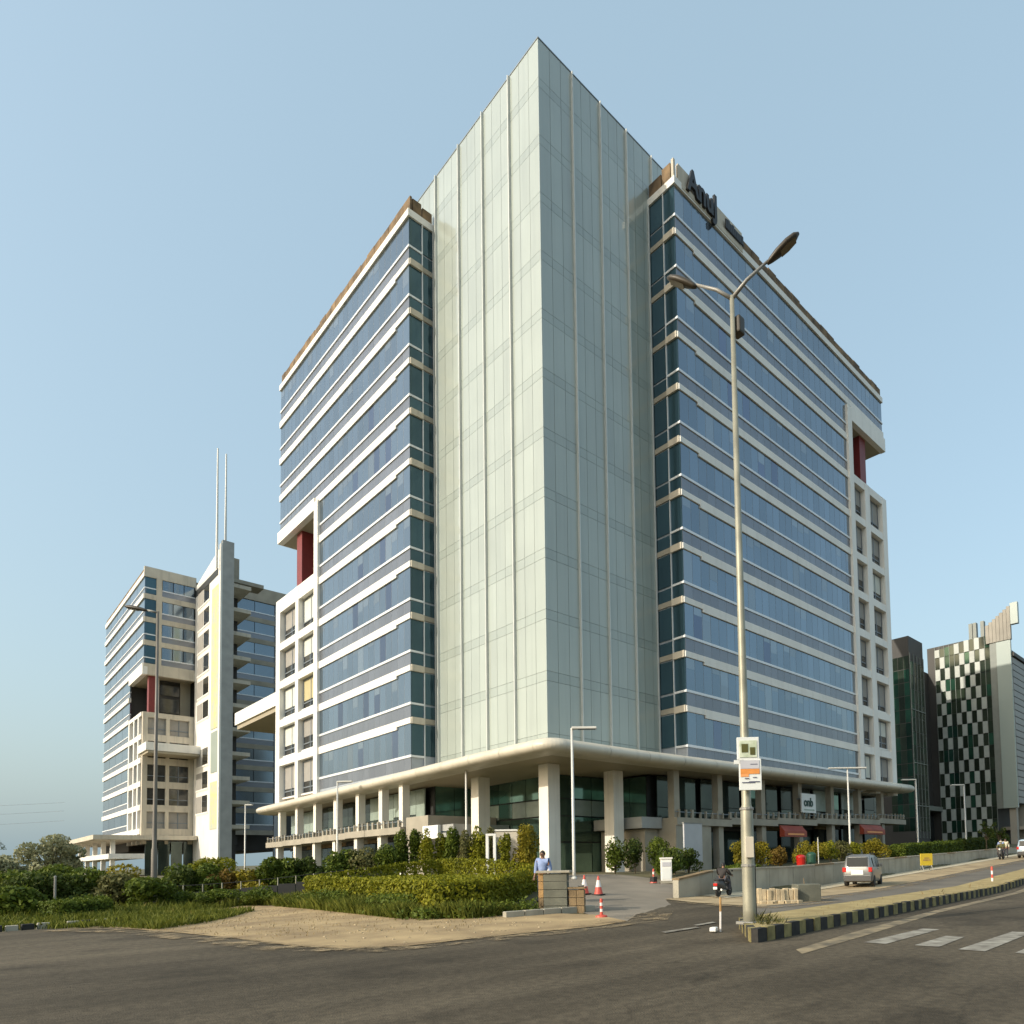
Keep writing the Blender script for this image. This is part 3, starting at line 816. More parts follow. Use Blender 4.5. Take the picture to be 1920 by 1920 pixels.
# signs on the podium
sg = thing('shop_sign', 'blank bright white box sign on the balcony beside the left entrance column', 'sign', (-3.05, 8.65, 3.75))
bevel(MB().box(-.12, -1.0, -.45, .12, 1.0, .45).build('panel', 'white_paint', sg), .03)
MB().box(.12, -.9, -.05, .85, -.8, .05).box(.12, .8, -.05, .85, .9, .05).build('bracket', 'frame_grey', sg)
sg = thing('shop_sign', 'white square shop sign with dark green letters under the right canopy', 'sign', (25.35, -3.3, 6.15))
MB().box(-1.15, -.06, -.8, 1.15, .06, .8).build('panel', 'sign_white', sg)
text_obj('onb', 1.0, .02, 'green_ink', sg, (-.85, -.09, -.25), ROT_R, sx=.95)
MB().box(-.85, -.085, -.62, .85, -.062, -.5).build('underline', 'lobby_frost', sg)
MB().box(-1.05, .06, .3, -.95, .5, .4).box(.95, .06, .3, 1.05, .5, .4).build('bracket', 'frame_grey', sg)
for lab, x0, x1, y in (('red shop awning sign with an orange line of lettering, nearer the lamp post', 20.7, 24.1, -3.35), ('red shop awning sign above the parked silver hatchback', 34.5, 39.0, -3.35)):
    sg = thing('awning_sign', lab, 'sign', ((x0 + x1) / 2, y, slabR(x0) - .95))
    hw = (x1 - x0) / 2
    MB().add([(-hw, 0, .42), (hw, 0, .42), (hw, -.45, -.05), (-hw, -.45, -.05), (-hw, -.45, -.5), (hw, -.45, -.5), (hw, 0, -.5), (-hw, 0, -.5)],
             [(0, 3, 2, 1), (3, 4, 5, 2), (0, 1, 6, 7), (0, 7, 4, 3), (1, 2, 5, 6), (4, 7, 6, 5)]).build('awning', 'red_sign', sg)
    MB().box(-hw * .72, -.48, -.36, hw * .72, -.455, -.22).build('lettering', 'orange_text', sg)
bb = thing('notice_board', 'large plain grey notice board on two legs in the front garden', 'board', (4.05, -8.0, H(4.05, -8)))
bevel(MB().box(-.82, -.05, .55, .82, .05, 2.75).build('panel', 'board_grey', bb), .02)
for s in (-.6, .6): MB().box(s - .04, .05, -.1, s + .04, .12, 2.5).build('leg', 'galv_grey', bb)
MB().box(-.86, -.07, 2.75, .86, .07, 2.8).build('top_rail', 'galv_grey', bb)

# ------------------------------------------------------------------ twin office block behind on the left
TX, TY = -2.36, 101.87
TB = thing('office_block', 'distant white banded office block with twin masts on its stair tower, behind at left', 'building', (0, 0, 0))
v = MB()
v.box(TX + .2, TY + .2, 34.7, 22, 137, 51.5).box(TX + .2, 113, 5, 22, 137, 34.7).box(0.2, TY + 3.2, 5, 22, 113, 34.6)
v.box(TX + .6, TY + .6, 6, 12, 113, 27.5)
v.build('wall', 'r_dark', TB)
v = MB()
tz = []
for k in range(0, 11):
    top = 50.4 if k == 0 else zf(k - 1) - 1.85
    ya = TY if k < 4 else 112.5
    n = 6 if k < 4 else 4
    for i in range(n):
        b0 = ya + (137 - ya) * i / n; b1 = ya + (137 - ya) * (i + 1) / n - .12
        piece('strip_window', 'glass_blue', TB, *pc('L', TX, b0, b1, zf(k) + .1, top, 0, .2))
    piece('spandrel', 'spandrel', TB, *pc('L', TX, ya, 137, zf(k) - 1.0, zf(k) - .08, -.02, .2))
    piece('transom', 'transom', TB, *pc('L', TX, ya, 137, zf(k) - .08, zf(k) + .1, .06, .2))
    piece('floor_band', 'white_clad', TB, *pc('L', TX, ya, 137, zf(k) - 1.8, zf(k) - 1.0, .18, .2))
    if k < 4:
        for i in range(3):
            b0 = 0.1 + 4.7 * i / 3
            piece('strip_window', 'glass_blue', TB, *pc('R', TY, b0 + .05, b0 + 1.5, zf(k) + .1, top, 0, .2))
        piece('strip_window', 'glass_teal', TB, *pc('R', TY, TX + .05, -.75, zf(k) - .9, top, 0, .2))
        piece('spandrel', 'spandrel', TB, *pc('R', TY, .1, 4.9, zf(k) - 1.0, zf(k) - .08, -.02, .2))
        piece('transom', 'transom', TB, *pc('R', TY, TX, 4.9, zf(k) - .08, zf(k) + .1, .05, .2))
        piece('floor_band', 'cream', TB, *pc('R', TY, TX, 4.9, zf(k) - 1.85, zf(k) - 1.0, .15, .2))
piece('pilaster', 'cream', TB, -.75, TY - .18, 34.7, .05, TY + .2, 50.4)
piece('cap_band', 'white_clad', TB, TX - .15, TY - .1, 50.4, TX + .4, 137, 51.2)
piece('cap_band', 'cream', TB, TX - .1, TY - .2, 50.4, 5.0, TY + .4, 52.1)
piece('parapet_panel', 'parapet', TB, TX + .05, TY + .4, 51.2, TX + .3, 137, 52.0)
piece('edge_beam', 'white_clad', TB, TX - .2, TY - .22, 34.0, TX + .5, 112.6, 35.3)
piece('edge_beam', 'cream', TB, TX + .5, TY - .22, 34.0, 5.0, TY + .5, 35.3)
piece('soffit', 'soffit', TB, TX + .5, TY + .5, 34.1, 5, 113, 34.4)
piece('red_column', 'red_col', TB, -1.5, TY + .5, 27.8, -.3, TY + 1.7, 34.2)
# terrace storey behind the red column
for z0 in (28.6, 31.6):
    piece('terrace_window', 'win_dark', TB, 0.6, TY + 3.0, z0, 3.4, TY + 3.2, z0 + 2.4)
piece('terrace_wall', 'soffit', TB, 3.5, TY + 2.9, 27.5, 5.0, TY + 3.2, 34.2)
for y in (104.0, 106.6, 109.2): piece('terrace_post', 'white_clad', TB, -.3, y, 27.8, 0.25, y + .5, 34.2)
# lower window grids
for a in (TX, .9, 4.2): piece('grid_column', 'cream', TB, a, TY - .1, 6, a + (.7 if a != .9 else .5), TY + .6, 27.8)
for a in (104.2, 107.6, 111.6): piece('grid_column', 'white_clad', TB, TX - .15, a, 6, TX + .6, a + .8, 27.8)
for k in range(5, 11):
    t = 27.8 if k == 5 else zf(k) - 1.0
    piece('grid_beam', 'cream', TB, TX + .1, TY - .08, zf(k) - 2.1, 4.9, TY + .6, t)
    piece('grid_beam', 'white_clad', TB, TX - .13, TY + .6, zf(k) - 1.9, TX + .6, 112.4, t)
    zlo = (zf(k + 1) - 1.0) if k < 10 else 6.2
    for b0, b1 in ((TX + .7, .9), (1.4, 4.2)):
        w = link('window', MB().box(b0, TY + .3, (zlo + zf(k) - 2.1) / 2 - .5, b1, TY + .4, (zlo + zf(k) - 2.1) / 2 - .38).box((b0 + b1) / 2 - .05, TY + .3, zlo, (b0 + b1) / 2 + .05, TY + .4, zf(k) - 2.1).mesh('window', 'frame_grey'), TB)
        if k in (5, 9): piece('blind', 'blind_grey', w, b0, TY + .42, zlo, b1, TY + .5, zf(k) - 2.1)
        else: piece('pane', 'win_dark', w, b0, TY + .42, zlo, b1, TY + .5, zf(k) - 2.1)
    for b0, b1 in ((TY + .7, 104.2), (105.0, 107.6), (108.4, 111.6)):
        w = link('window', MB().box(TX + .3, b0, zlo + .6, TX + .4, b1, zlo + .72).mesh('window', 'frame_grey'), TB)
        piece('pane', 'blind_grey' if (k + int(b0)) % 2 else 'win_dark', w, TX + .42, b0, zlo, TX + .5, b1, zf(k) - 1.9)
piece('balcony_slab', 'white_clad', TB, TX - .3, 97.6, 20.9, 7.2, 104, 22.2)
piece('balcony_soffit', 'soffit', TB, TX, 97.7, 20.5, 7.0, 104, 20.89)
piece('base_canopy', 'cream', TB, -9.0, 98.5, 6.6, 4.8, 141, 7.3)
for y in (100, 108, 116, 124, 132): piece('base_column', 'white_clad', TB, -6.6, y, 0.2, -6.0, y + .6, 6.6)
piece('base_balcony', 'white_clad', TB, -7.0, 99, 3.6, TX, 140, 4.4)
for i in range(4): piece('base_window', 'shop_glass', TB, TX + .6 + i * 1.8, TY + .1, .8, TX + 2.2 + i * 1.8, TY + .3, 6.4)
# stair tower with mural, pillar, masts
piece('stair_wall', 'white_clad', TB, 4.92, 87.2, .3, 6.5, TY - .2, 50.0)
MB().add([(4.9, 87.1, 50.0), (4.9, TY, 50.0), (4.9, TY, 50.4), (4.9, 87.1, 52.8), (6.4, 87.1, 50.0), (6.4, TY, 50.0), (6.4, TY, 50.4), (6.4, 87.1, 52.8)],
         [(0, 1, 2, 3), (4, 7, 6, 5), (3, 2, 6, 7), (0, 3, 7, 4), (1, 5, 6, 2)]).build('stair_roof', 'white_clad', TB)
piece('roof_gap', 'dark_in', TB, 4.86, 88.5, 48.6, 4.93, 101.5, 49.7)
for z0, z1 in ((8.0, 15.5), (24.0, 47.0)): piece('mural_panel', 'mural', TB, 4.84, 87.8, z0, 4.93, 91.6, z1)
piece('mural_panel', 'r_pale', TB, 4.84, 87.8, 17, 4.93, 91.4, 23.5)
for k in range(0, 10):
    if k in (6,): continue
    w = link('window', MB().box(4.84, 93.0, zf(k) - 2.75, 4.93, 100.2, zf(k) - 2.45).mesh('window', 'white_clad'), TB)
    piece('pane', 'win_dark', w, 4.88, 93.4, zf(k) - 2.4, 4.94, 96.4, zf(k) + .3)
    piece('blind', 'blind_grey', w, 4.86, 96.8, zf(k) - 2.4, 4.94, 99.8, zf(k) + .3)
piece('stair_pillar', 'stone_pale', TB, 4.95, 86.4, .3, 6.6, 87.2, 53.6)
piece('stair_pillar', 'white_clad', TB, 4.7, 86.4, .3, 4.95, 87.2, 53.0)
MB().tube([(4.3, 87.0, 49), (4.3, 87.0, 68.4)], [.20, .11], 8).build('mast', 'pole_white', TB)
MB().tube([(5.5, 87.0, 49), (5.5, 87.0, 68.0)], [.20, .11], 8).build('mast', 'pole_white', TB)
piece('roof_box', 'podium', TB, 6.6, 89.4, 47.2, 8.2, 92.5, 52.4)
piece('roof_box', 'podium', TB, 6.8, 89, 48.3, 11.8, 92, 48.9)
# balconies and the second glass wing
for k in range(0, 11):
    piece('balcony', 'cream', TB, 6.7, 88.0, zf(k) - 1.5, 9.6, 96, zf(k) - .9)
    for i in range(2):
        b0 = 11.0 + 3.4 * i
        piece('strip_window', 'glass_blue', TB, *pc('R', TY, b0, b0 + 3.3, zf(k) + .1, 50.6 if k == 0 else zf(k - 1) - 1.85, 0, .2))
    piece('spandrel', 'spandrel', TB, *pc('R', TY, 11, 17.8, zf(k) - 1.0, zf(k) - .08, -.02, .2))
    piece('transom', 'transom', TB, *pc('R', TY, 11, 17.8, zf(k) - .08, zf(k) + .1, .05, .2))
    piece('floor_band', 'podium', TB, *pc('R', TY, 11, 17.8, zf(k) - 1.85, zf(k) - 1.0, .12, .2))
piece('stair_back', 'r_dark', TB, 6.55, 93, .3, 9.0, TY, 50)
piece('side_column', 'podium', TB, 9.0, 96.0, .3, 9.7, TY, 50)
piece('wing_column', 'board_grey', TB, 17.8, TY - .2, .3, 18.9, TY + .4, 52)
piece('wing_cap', 'podium', TB, 9.6, TY - .25, 50.6, 22, TY + .5, 53.2)

# ------------------------------------------------------------------ dark glass building beyond the right wing
DB = thing('office_block', 'dark low office building with green glass corner, beyond the right wing', 'building', (0, 0, 0))
v = MB().box(68.9, 5.1, 1, 73.9, 30, 32.4).box(73.9, 9.0, 8.5, 96, 30, 31.0).box(73.9, 12.0, 1, 96, 30, 8.5)
v.build('wall', 'r_dark', DB)
for i in range(4):
    for r in range(13):
        z0 = 5 + r * 1.9
        mname = 'r_green' if (i in (0, 2) and r < 12) else 'r_green_dark'
        piece('window_pane', mname, DB, *pc('L', 68.9, 5.15 + i * .8, 5.9 + i * .8, z0, z0 + 1.8, .02, .1))
for i in range(3):
    for r in range(12):
        z0 = 5 + r * 2.0
        piece('window_pane', 'r_green' if (i == 0) else 'r_green_dark', DB, *pc('R', 5.1, 69.0 + i * 1.6, 70.5 + i * 1.6, z0, z0 + 1.9, .02, .1))
for i in range(5): piece('mullion', 'r_frame', DB, *pc('R', 5.1, 68.95 + i * 1.2, 69.02 + i * 1.2, 4, 30, .12, .0))
for z in (8.5, 14.5, 22.0): piece('rail', 'r_frame', DB, *pc('R', 5.1, 68.9, 73.9, z, z + .1, .14, .0))
piece('roof_edge', 'cream', DB, 74.5, 8.8, 31.0, 79.5, 10, 32.2)
MB().add([(75.5, 8.4, 18.2), (80.8, 8.4, 18.2), (80.8, 8.4, 22.3), (75.5, 8.4, 25.5), (75.5, 9.0, 18.2), (80.8, 9.0, 18.2), (80.8, 9.0, 22.3), (75.5, 9.0, 25.5)],
         [(0, 1, 2, 3), (4, 7, 6, 5), (0, 3, 7, 4), (1, 5, 6, 2), (3, 2, 6, 7), (0, 4, 5, 1)]).build('sign_panel', 'r_blue_pale', DB)
piece('sign_panel', 'r_blue', DB, 75.6, 8.4, 14.4, 80.8, 9.0, 18.1)
for x in (74.3, 77.5): MB().tube([(x, 7.0, 1), (x, 7.0, 10)], .16, 8).build('column', 'r_frame', DB)
piece('beam', 'r_frame', DB, 74.0, 7.5, 8.5, 90, 9.0, 9.2)

# ------------------------------------------------------------------ chequered tower at the right edge
CX, CY = 86.0, -3.3
CB = thing('office_block', 'office tower clad in chequered white and dark green panels, at the right edge', 'building', (0, 0, 0))
v = MB().box(CX + .1, -.4, 2, 112, 9.0, 35.0).box(CX + .1, CY + .1, 9, 112, -.4, 31.2)
v.build('wall', 'r_dark', CB)
ncol, nrow = 11, 17
cw_ = 8.16 / ncol
for i in range(ncol):
    for r in range(nrow):
        b0 = -.4 + i * cw_; z0 = 3.2 + r * 1.87
        top = 34.3 + (ncol - i) * .09
        if i not in (0, 7) and (r + i) % 2 == 0 and (i * 5 + r * 3) % 11 != 0: mname = 'r_white'
        elif (i * 7 + r * 3) % 4 == 0 or i in (4, 8) and r % 2: mname = 'r_green'
        else: mname = 'r_green_dark'
        piece('facade_panel', mname, CB, *pc('L', CX, b0 + .03, b0 + cw_ - .03, z0 + .04, min(z0 + 1.83, top), .03 if mname != 'r_white' else .12, .12))
for i in range(ncol + 1): piece('mullion', 'r_frame', CB, *pc('L', CX, -.4 + i * cw_ - .03, -.4 + i * cw_ + .03, 2.5, 34.9, .08, .0))
piece('edge_panel', 'r_pale', CB, CX - .3, CY, 8.4, CX + .2, -1.35, 33.5)
piece('edge_panel', 'r_frame', CB, CX - .15, -1.3, 8.4, CX + .2, -.45, 34.8)
for i in range(7):
    piece('top_slat', 'r_top', CB, CX - .3, CY - .1 + i * .5, 33.6, CX + .3, CY + .36 + i * .5, 38.6 - i * .36)
piece('top_fin', 'r_pale', CB, CX - .3, CY - 1.15, 35.8, CX + .4, CY - .15, 39.0)
for y in (.5, 1.6, 2.2): piece('roof_plant', 'r_frame', CB, CX + .6, y, 35.0, CX + 1.4, y + .5, 37.6)
for r in range(22): piece('louvre', 'r_louvre', CB, *pc('R', CY, CX + .25, 112, 9.1 + r * 1.0, 9.1 + r * 1.0 + .88, .05, .1))
piece('roof_edge', 'r_dark', CB, CX + .2, CY - .3, 31.15, 112, CY + .4, 31.7)
for x in (86.2, 90.5, 95, 100): piece('column', 'wall_far', CB, x, CY + .4, 2, x + .9, CY + 1.3, 9)
piece('entrance_slab', 'wall_far', CB, 88, CY - .4, 5.2, 112, CY + 3, 5.7)

# ------------------------------------------------------------------ vegetation
def leaves(name, m, parent, pts, nrm, size, jit=0.8, loc=(0, 0, 0), aspect=0.55):
    n = len(pts)
    nrm = nrm + rng.normal(0, jit, (n, 3)); nrm /= np.linalg.norm(nrm, axis=1)[:, None] + 1e-9
    t = rng.normal(0, 1, (n, 3)); t -= nrm * (t * nrm).sum(1)[:, None]; t /= np.linalg.norm(t, axis=1)[:, None] + 1e-9
    b = np.cross(nrm, t)
    s = size * rng.uniform(.6, 1.35, (n, 1))
    q = np.stack([pts - t * s, pts - b * s * aspect, pts + t * s, pts + b * s * aspect], 1).reshape(-1, 3)
    me = bpy.data.meshes.new(name)
    me.vertices.add(4 * n); me.vertices.foreach_set('co', q.astype(np.float32).ravel())
    me.loops.add(4 * n); me.loops.foreach_set('vertex_index', np.arange(4 * n, dtype=np.int32))
    me.polygons.add(n); me.polygons.foreach_set('loop_start', np.arange(0, 4 * n, 4, dtype=np.int32))
    me.polygons.foreach_set('loop_total', np.full(n, 4, dtype=np.int32))
    me.update(calc_edges=True)
    me.materials.append(M[m])
    o = link(name, me, parent); o.location = loc
    return o

def lump_points(lumps, dens):
    P, Nn = [], []
    for c, r, in lumps:
        n = max(20, int(dens * (r[0] * r[1] + r[0] * r[2] + r[1] * r[2])))
        d = rng.normal(0, 1, (n, 3)); d /= np.linalg.norm(d, axis=1)[:, None]
        rad = rng.uniform(.55, 1.08, (n, 1)) ** .5
        P.append(np.array(c) + d * rad * np.array(r)); Nn.append(d)
    return np.concatenate(P), np.concatenate(Nn)

def shrub(label, x, y, h, w, m='leaf_green', dens=420, size=.075, group=None, lumps=6, name='shrub', cat='shrub', stem=.25, tops=.75):
    t = thing(name, label, cat, (x, y, H(x, y)), 0, group)
    L = []
    for i in range(lumps):
        a = random.uniform(0, 6.28); q = random.uniform(.0, .42)
        rz = h * random.uniform(.17, .30); rw = w * random.uniform(.24, .38)
        L.append(((q * w * math.cos(a), q * w * math.sin(a), random.uniform(stem * h * .6 + rz * .5, h - rz)), (rw, rw, rz)))
    L.append(((0, 0, h * tops), (w * .3, w * .3, h * .24)))
    p, nn = lump_points(L, dens)
    p[:, 2] = np.maximum(p[:, 2], .03)
    leaves('foliage', m, t, p, nn, size)
    st = MB()
    for i in range(3):
        a = random.uniform(0, 6.28); e = random.uniform(.05, .2) * w
        st.tube([(0, 0, -.1), (e * .5 * math.cos(a), e * .5 * math.sin(a), h * .3), (e * math.cos(a), e * math.sin(a), h * .72)], [.035, .025, .012], 5)
    st.build('stem', 'bark', t)
    return t

def tree(label, x, y, h, w, m, z=None, trunk_h=.4, lumps=14, dens=240, size=.13, group=None, name='tree', cat='tree'):
    t = thing(name, label, cat, (x, y, H(x, y) if z is None else z), 0, group)
    L = []
    br = MB()
    br.tube([(0, 0, -.2), (.04 * h * .3, 0, h * trunk_h * .6), (0.02 * h, .02 * h, h * .75)], [.035 * h * .6, .028 * h * .6, .008 * h], 7)
    for i in range(lumps):
        a = random.uniform(0, 6.28); q = math.sqrt(random.uniform(.02, 1)) * .36
        zz = h * random.uniform(trunk_h, .9)
        sh = 1 - abs((zz / h - .62)) * .9
        c = (q * w * sh * math.cos(a), q * w * sh * math.sin(a), zz)
        r = random.uniform(.12, .2)
        L.append((c, (r * w, r * w, r * w * .75)))
        br.tube([(0.01 * h, 0, h * trunk_h * .8), (c[0] * .6, c[1] * .6, zz * .85), c], [.012 * h, .008 * h, .003 * h], 5)
    br.build('trunk', 'bark', t)
    p, nn = lump_points(L, dens)
    leaves('crown', m, t, p, nn, size)
    return t

def hedge(name, label, poly, h, m, dens=650, size=.055, cat='hedge', wav=.05, group=None, mcore='leaf_deep', level=None):
    """clipped hedge: twiggy core and a skin of leaves over its top and sides"""
    cx = sum(p[0] for p in poly) / len(poly); cy = sum(p[1] for p in poly) / len(poly)
    t = thing(name, label, cat, (cx, cy, 0), 0, group)
    core = MB()
    q = [((x - cx) * .97, (y - cy) * .97) for x, y in poly]
    zs = [H(*p) for p in poly]
    hs = [h if level is None else level - z for z in zs]
    n = len(q)
    core.add([(x, y, z - .1) for (x, y), z in zip(q, zs)] + [(x, y, z + hh_ - .09) for (x, y), z, hh_ in zip(q, zs, hs)],
             [list(range(n, 2 * n))] + [(i, (i + 1) % n, n + (i + 1) % n, n + i) for i in range(n)])
    core.build('twig_core', mcore, t)
    P, Nn = [], []
    for i in range(n):
        a, b = np.array(poly[i]), np.array(poly[(i + 1) % n])
        ln = np.linalg.norm(b - a); k = int(dens * ln * h * 1.1)
        s = rng.uniform(0, 1, k); zz = rng.uniform(0, 1, k) ** .9 * h
        e = (b - a) / ln; nr = np.array([e[1], -e[0]])
        mid = (a + b) / 2 + nr * .01
        if np.dot(nr, mid - np.array([cx, cy])) < 0: nr = -nr
        off = rng.normal(0, .05, k) + wav * np.sin(s * ln * 2.1) * .6
        xy = a + np.outer(s, b - a) + np.outer(off, nr)
        base = np.array([H(*v) for v in xy])
        P.append(np.column_stack([xy, base + zz + rng.normal(0, .02, k)])); Nn.append(np.tile([nr[0], nr[1], .3], (k, 1)))
    x0, x1 = min(p[0] for p in poly), max(p[0] for p in poly); y0, y1 = min(p[1] for p in poly), max(p[1] for p in poly)
    k = int(dens * (x1 - x0) * (y1 - y0) * 1.0)
    xy = np.column_stack([rng.uniform(x0, x1, k), rng.uniform(y0, y1, k)])
    ins = np.zeros(k, bool)
    for i in range(n):
        (ax, ay), (bx, by) = poly[i], poly[(i + 1) % n]
        c = ((ay > xy[:, 1]) != (by > xy[:, 1]))
        with np.errstate(divide='ignore', invalid='ignore'):
            xi = (bx - ax) * (xy[:, 1] - ay) / (by - ay + 1e-12) + ax
        ins ^= c & (xy[:, 0] < xi)
    xy = xy[ins]; k = len(xy)
    base = np.array([H(*v) for v in xy])
    top_ = base + h if level is None else np.full(k, level)
    P.append(np.column_stack([xy, top_ + np.abs(rng.normal(0, .05, k)) ** 1.2 * 1.6 - .03 + wav * np.sin(xy[:, 0] * 1.7 + xy[:, 1] * 2.3)])); Nn.append(np.tile([0, 0, 1.], (k, 1)))
    p = np.concatenate(P); p[:, 0] -= cx; p[:, 1] -= cy
    leaves('foliage', m, t, p, np.concatenate(Nn), size)
    return t

def groundcover(name, poly, n, h, m, size, aspect=.16, dens_h=1.0):
    """weeds and grass that nobody could count: one object of upright blades"""
    xs = [p[0] for p in poly]; ys = [p[1] for p in poly]
    xy = np.column_stack([rng.uniform(min(xs), max(xs), n * 3), rng.uniform(min(ys), max(ys), n * 3)])
    ins = np.zeros(len(xy), bool)
    for i in range(len(poly)):
        (ax, ay), (bx, by) = poly[i], poly[(i + 1) % len(poly)]
        c = ((ay > xy[:, 1]) != (by > xy[:, 1])); xi = (bx - ax) * (xy[:, 1] - ay) / (by - ay + 1e-12) + ax
        ins ^= c & (xy[:, 0] < xi)
    xy = xy[ins][:n]; k = len(xy)
    cl = .45 + .55 * (np.sin(xy[:, 0] * 1.9 + 1.3 * np.sin(xy[:, 1] * 1.1)) * np.sin(xy[:, 1] * 2.3 + xy[:, 0] * .7) * .5 + .5)
    hh = h * rng.uniform(.35, 1.1, k) * cl
    base = np.array([H(*v) for v in xy])
    w = size * rng.uniform(.5, 1.4, k)
    a = rng.uniform(0, 6.28, k); lean = rng.normal(0, .35, (k, 2)) * hh[:, None]
    d = np.column_stack([np.cos(a), np.sin(a)]) * w[:, None]
    z0 = base - .03; z1 = base + hh * .55; z2 = base + hh
    A = np.column_stack([xy - d * .6, z0]); B = np.column_stack([xy + d * .6, z0])
    Cc = np.column_stack([xy + lean * .4 + d, z1]); D = np.column_stack([xy + lean * .4 - d, z1]); E_ = np.column_stack([xy + lean, z2])
    q = np.stack([A, B, Cc, E_, D], 1).reshape(-1, 3)
    me = bpy.data.meshes.new(name)
    me.vertices.add(5 * k); me.vertices.foreach_set('co', q.astype(np.float32).ravel())
    me.loops.add(5 * k); me.loops.foreach_set('vertex_index', np.arange(5 * k, dtype=np.int32))
    me.polygons.add(k); me.polygons.foreach_set('loop_start', np.arange(0, 5 * k, 5, dtype=np.int32)); me.polygons.foreach_set('loop_total', np.full(k, 5, dtype=np.int32))
    me.update(calc_edges=True); me.materials.append(M[m])
    o = link(name, me); o['kind'] = 'stuff'
    return o

# long clipped hedge in front
hedge('hedge', 'long clipped hedge with sunlit yellow green top behind the dirt verge', [(-16.5, -5.6), (-16.4, -15.3), (-15.1, -15.7), (-10.1, -11.7), (-10.6, -5.4)], 1.0, 'leaf_hedge', dens=520, wav=.05, level=1.0, size=.06)
hedge('hedge', 'small square clipped hedge block at the left road edge', [(-24.1, -4.4), (-23.75, -5.5), (-22.4, -5.15), (-22.6, -4.0)], .62, 'leaf_green', dens=900, size=.045)
hedge('hedge', 'thin green hedge along the raised garden far right, beyond the awnings', [(27, -10.6), (44, -9.3), (44, -8.3), (27, -9.4)], 1.1, 'leaf_green', dens=200, size=.09)
hedge('hedge', 'dark hedge at the foot of the dark glass building', [(46, -8.8), (68, -6.8), (68, -5.4), (46, -7.6)], 1.2, 'leaf_deep', dens=130, size=.11)
hedge('hedge', 'shaded low hedge on the garden wall beside the notice board', [(-1.0, -13.6), (2.4, -13.6), (2.4, -12.2), (-1.0, -12.2)], .35, 'leaf_green', dens=500, size=.06)
# weeds along the foot of the hedges
k = 9000
a_ = rng.uniform(0, 1, k); side = a_ < .8
X_ = np.where(side, -16.75 + rng.normal(0, .28, k), -16.4 + (a_ - .8) * 5 * 2.6 + rng.normal(0, .2, k)); Y_ = np.where(side, -15.9 + rng.uniform(0, 10.6, k), -16.1 + rng.normal(0, .25, k))
clump = .35 + .65 * (np.sin(Y_ * 1.3 + np.sin(Y_ * 3.1)) * .5 + .5)
Z_ = np.array([H(*v) for v in np.column_stack([X_, Y_])]) + rng.uniform(0, 1, k) ** 1.2 * .62 * clump
leaves('weeds', 'leaf_green', None, np.column_stack([X_, Y_, Z_]), np.tile([-.6, -.3, .7], (k, 1)), .055)['kind'] = 'stuff'
groundcover('weeds', [(-17.6, -5.5), (-17.4, -14.8), (-16.2, -16.6), (-14.3, -16.5), (-14.8, -15.6), (-16.3, -15.2), (-16.4, -5.5)], 15000, .55, 'leaf_weed', .015)
groundcover('weeds', [(-21.5, -5), (-17.8, -3.2), (-16.8, -6), (-16.8, 3.5), (-26, 6.5), (-25.6, -3.5)], 17000, .50, 'leaf_weed', .018)
groundcover('weeds', [(-24.5, -8.2), (-23.2, -9.4), (-22.5, -12.0), (-20.8, -10.2), (-18.5, -6.5), (-22, -4)], 8000, .34, 'leaf_weed', .016)
groundcover('weeds', [(-28, -5.5), (-25.6, -7.8), (-24.4, -7.3), (-23.2, -7.4), (-21.8, -5.2), (-25, -3)], 4500, .42, 'leaf_weed', .02)
groundcover('grass', [(-15.7, -25.6), (-14.5, -25.5), (-13.6, -24.4), (-14.5, -24.5)], 420, .52, 'leaf_olive', .012)
groundcover('grass', [(-15, -25.4), (12, -23.2), (12, -22.3), (-14, -24.3)], 900, .40, 'leaf_dry', .010)
groundcover('grass', [(-21.7, -17), (-22.2, -13.6), (-23, -9.7), (-21, -5), (-17.5, -7), (-17, -13), (-15, -17), (-18, -19)], 1600, .10, 'leaf_dry', .007)
# row of columnar shrubs between hedge and entrance
def along(a, b, n): return [(a[0] + (b[0] - a[0]) * i / (n - 1), a[1] + (b[1] - a[1]) * i / (n - 1)) for i in range(n)]
rowlab = ['slim upright shrub, first of the row in front of the podium stair wall', 'upright shrub, second of the row in front of the podium stair wall', 'bushy upright shrub in front of the white box sign', 'upright shrub with a dark gap on its right, right of the white box sign',
          'upright shrub in the row, below the grey balcony', 'leafy upright shrub, next but one left of the left entrance column', 'upright shrub just left of the left entrance column', 'leafy shrub at the foot of the left entrance column']
for (x, y), lb in zip(along((-10.6, -1.9), (-7.6, -4.9), 8), rowlab):
    x += random.uniform(-.15, .15); y += random.uniform(-.15, .15)
    shrub(lb, x, y, random.uniform(2.15, 2.6), random.uniform(.62, .85), random.choice(['leaf_green', 'leaf_olive', 'leaf_hedge']), dens=750, size=.065, group='row of upright shrubs by the entrance', lumps=8)
shrub('tall yellow green shrub beside the cream gate wall', -6.3, -6.2, 2.6, 1.1, 'leaf_yellow', dens=600, size=.075, lumps=10)
shrub('narrow bright green shrub right of the white gate frame', -7.2, -5.6, 2.2, .6, 'leaf_hedge', dens=700, size=.07, lumps=8)
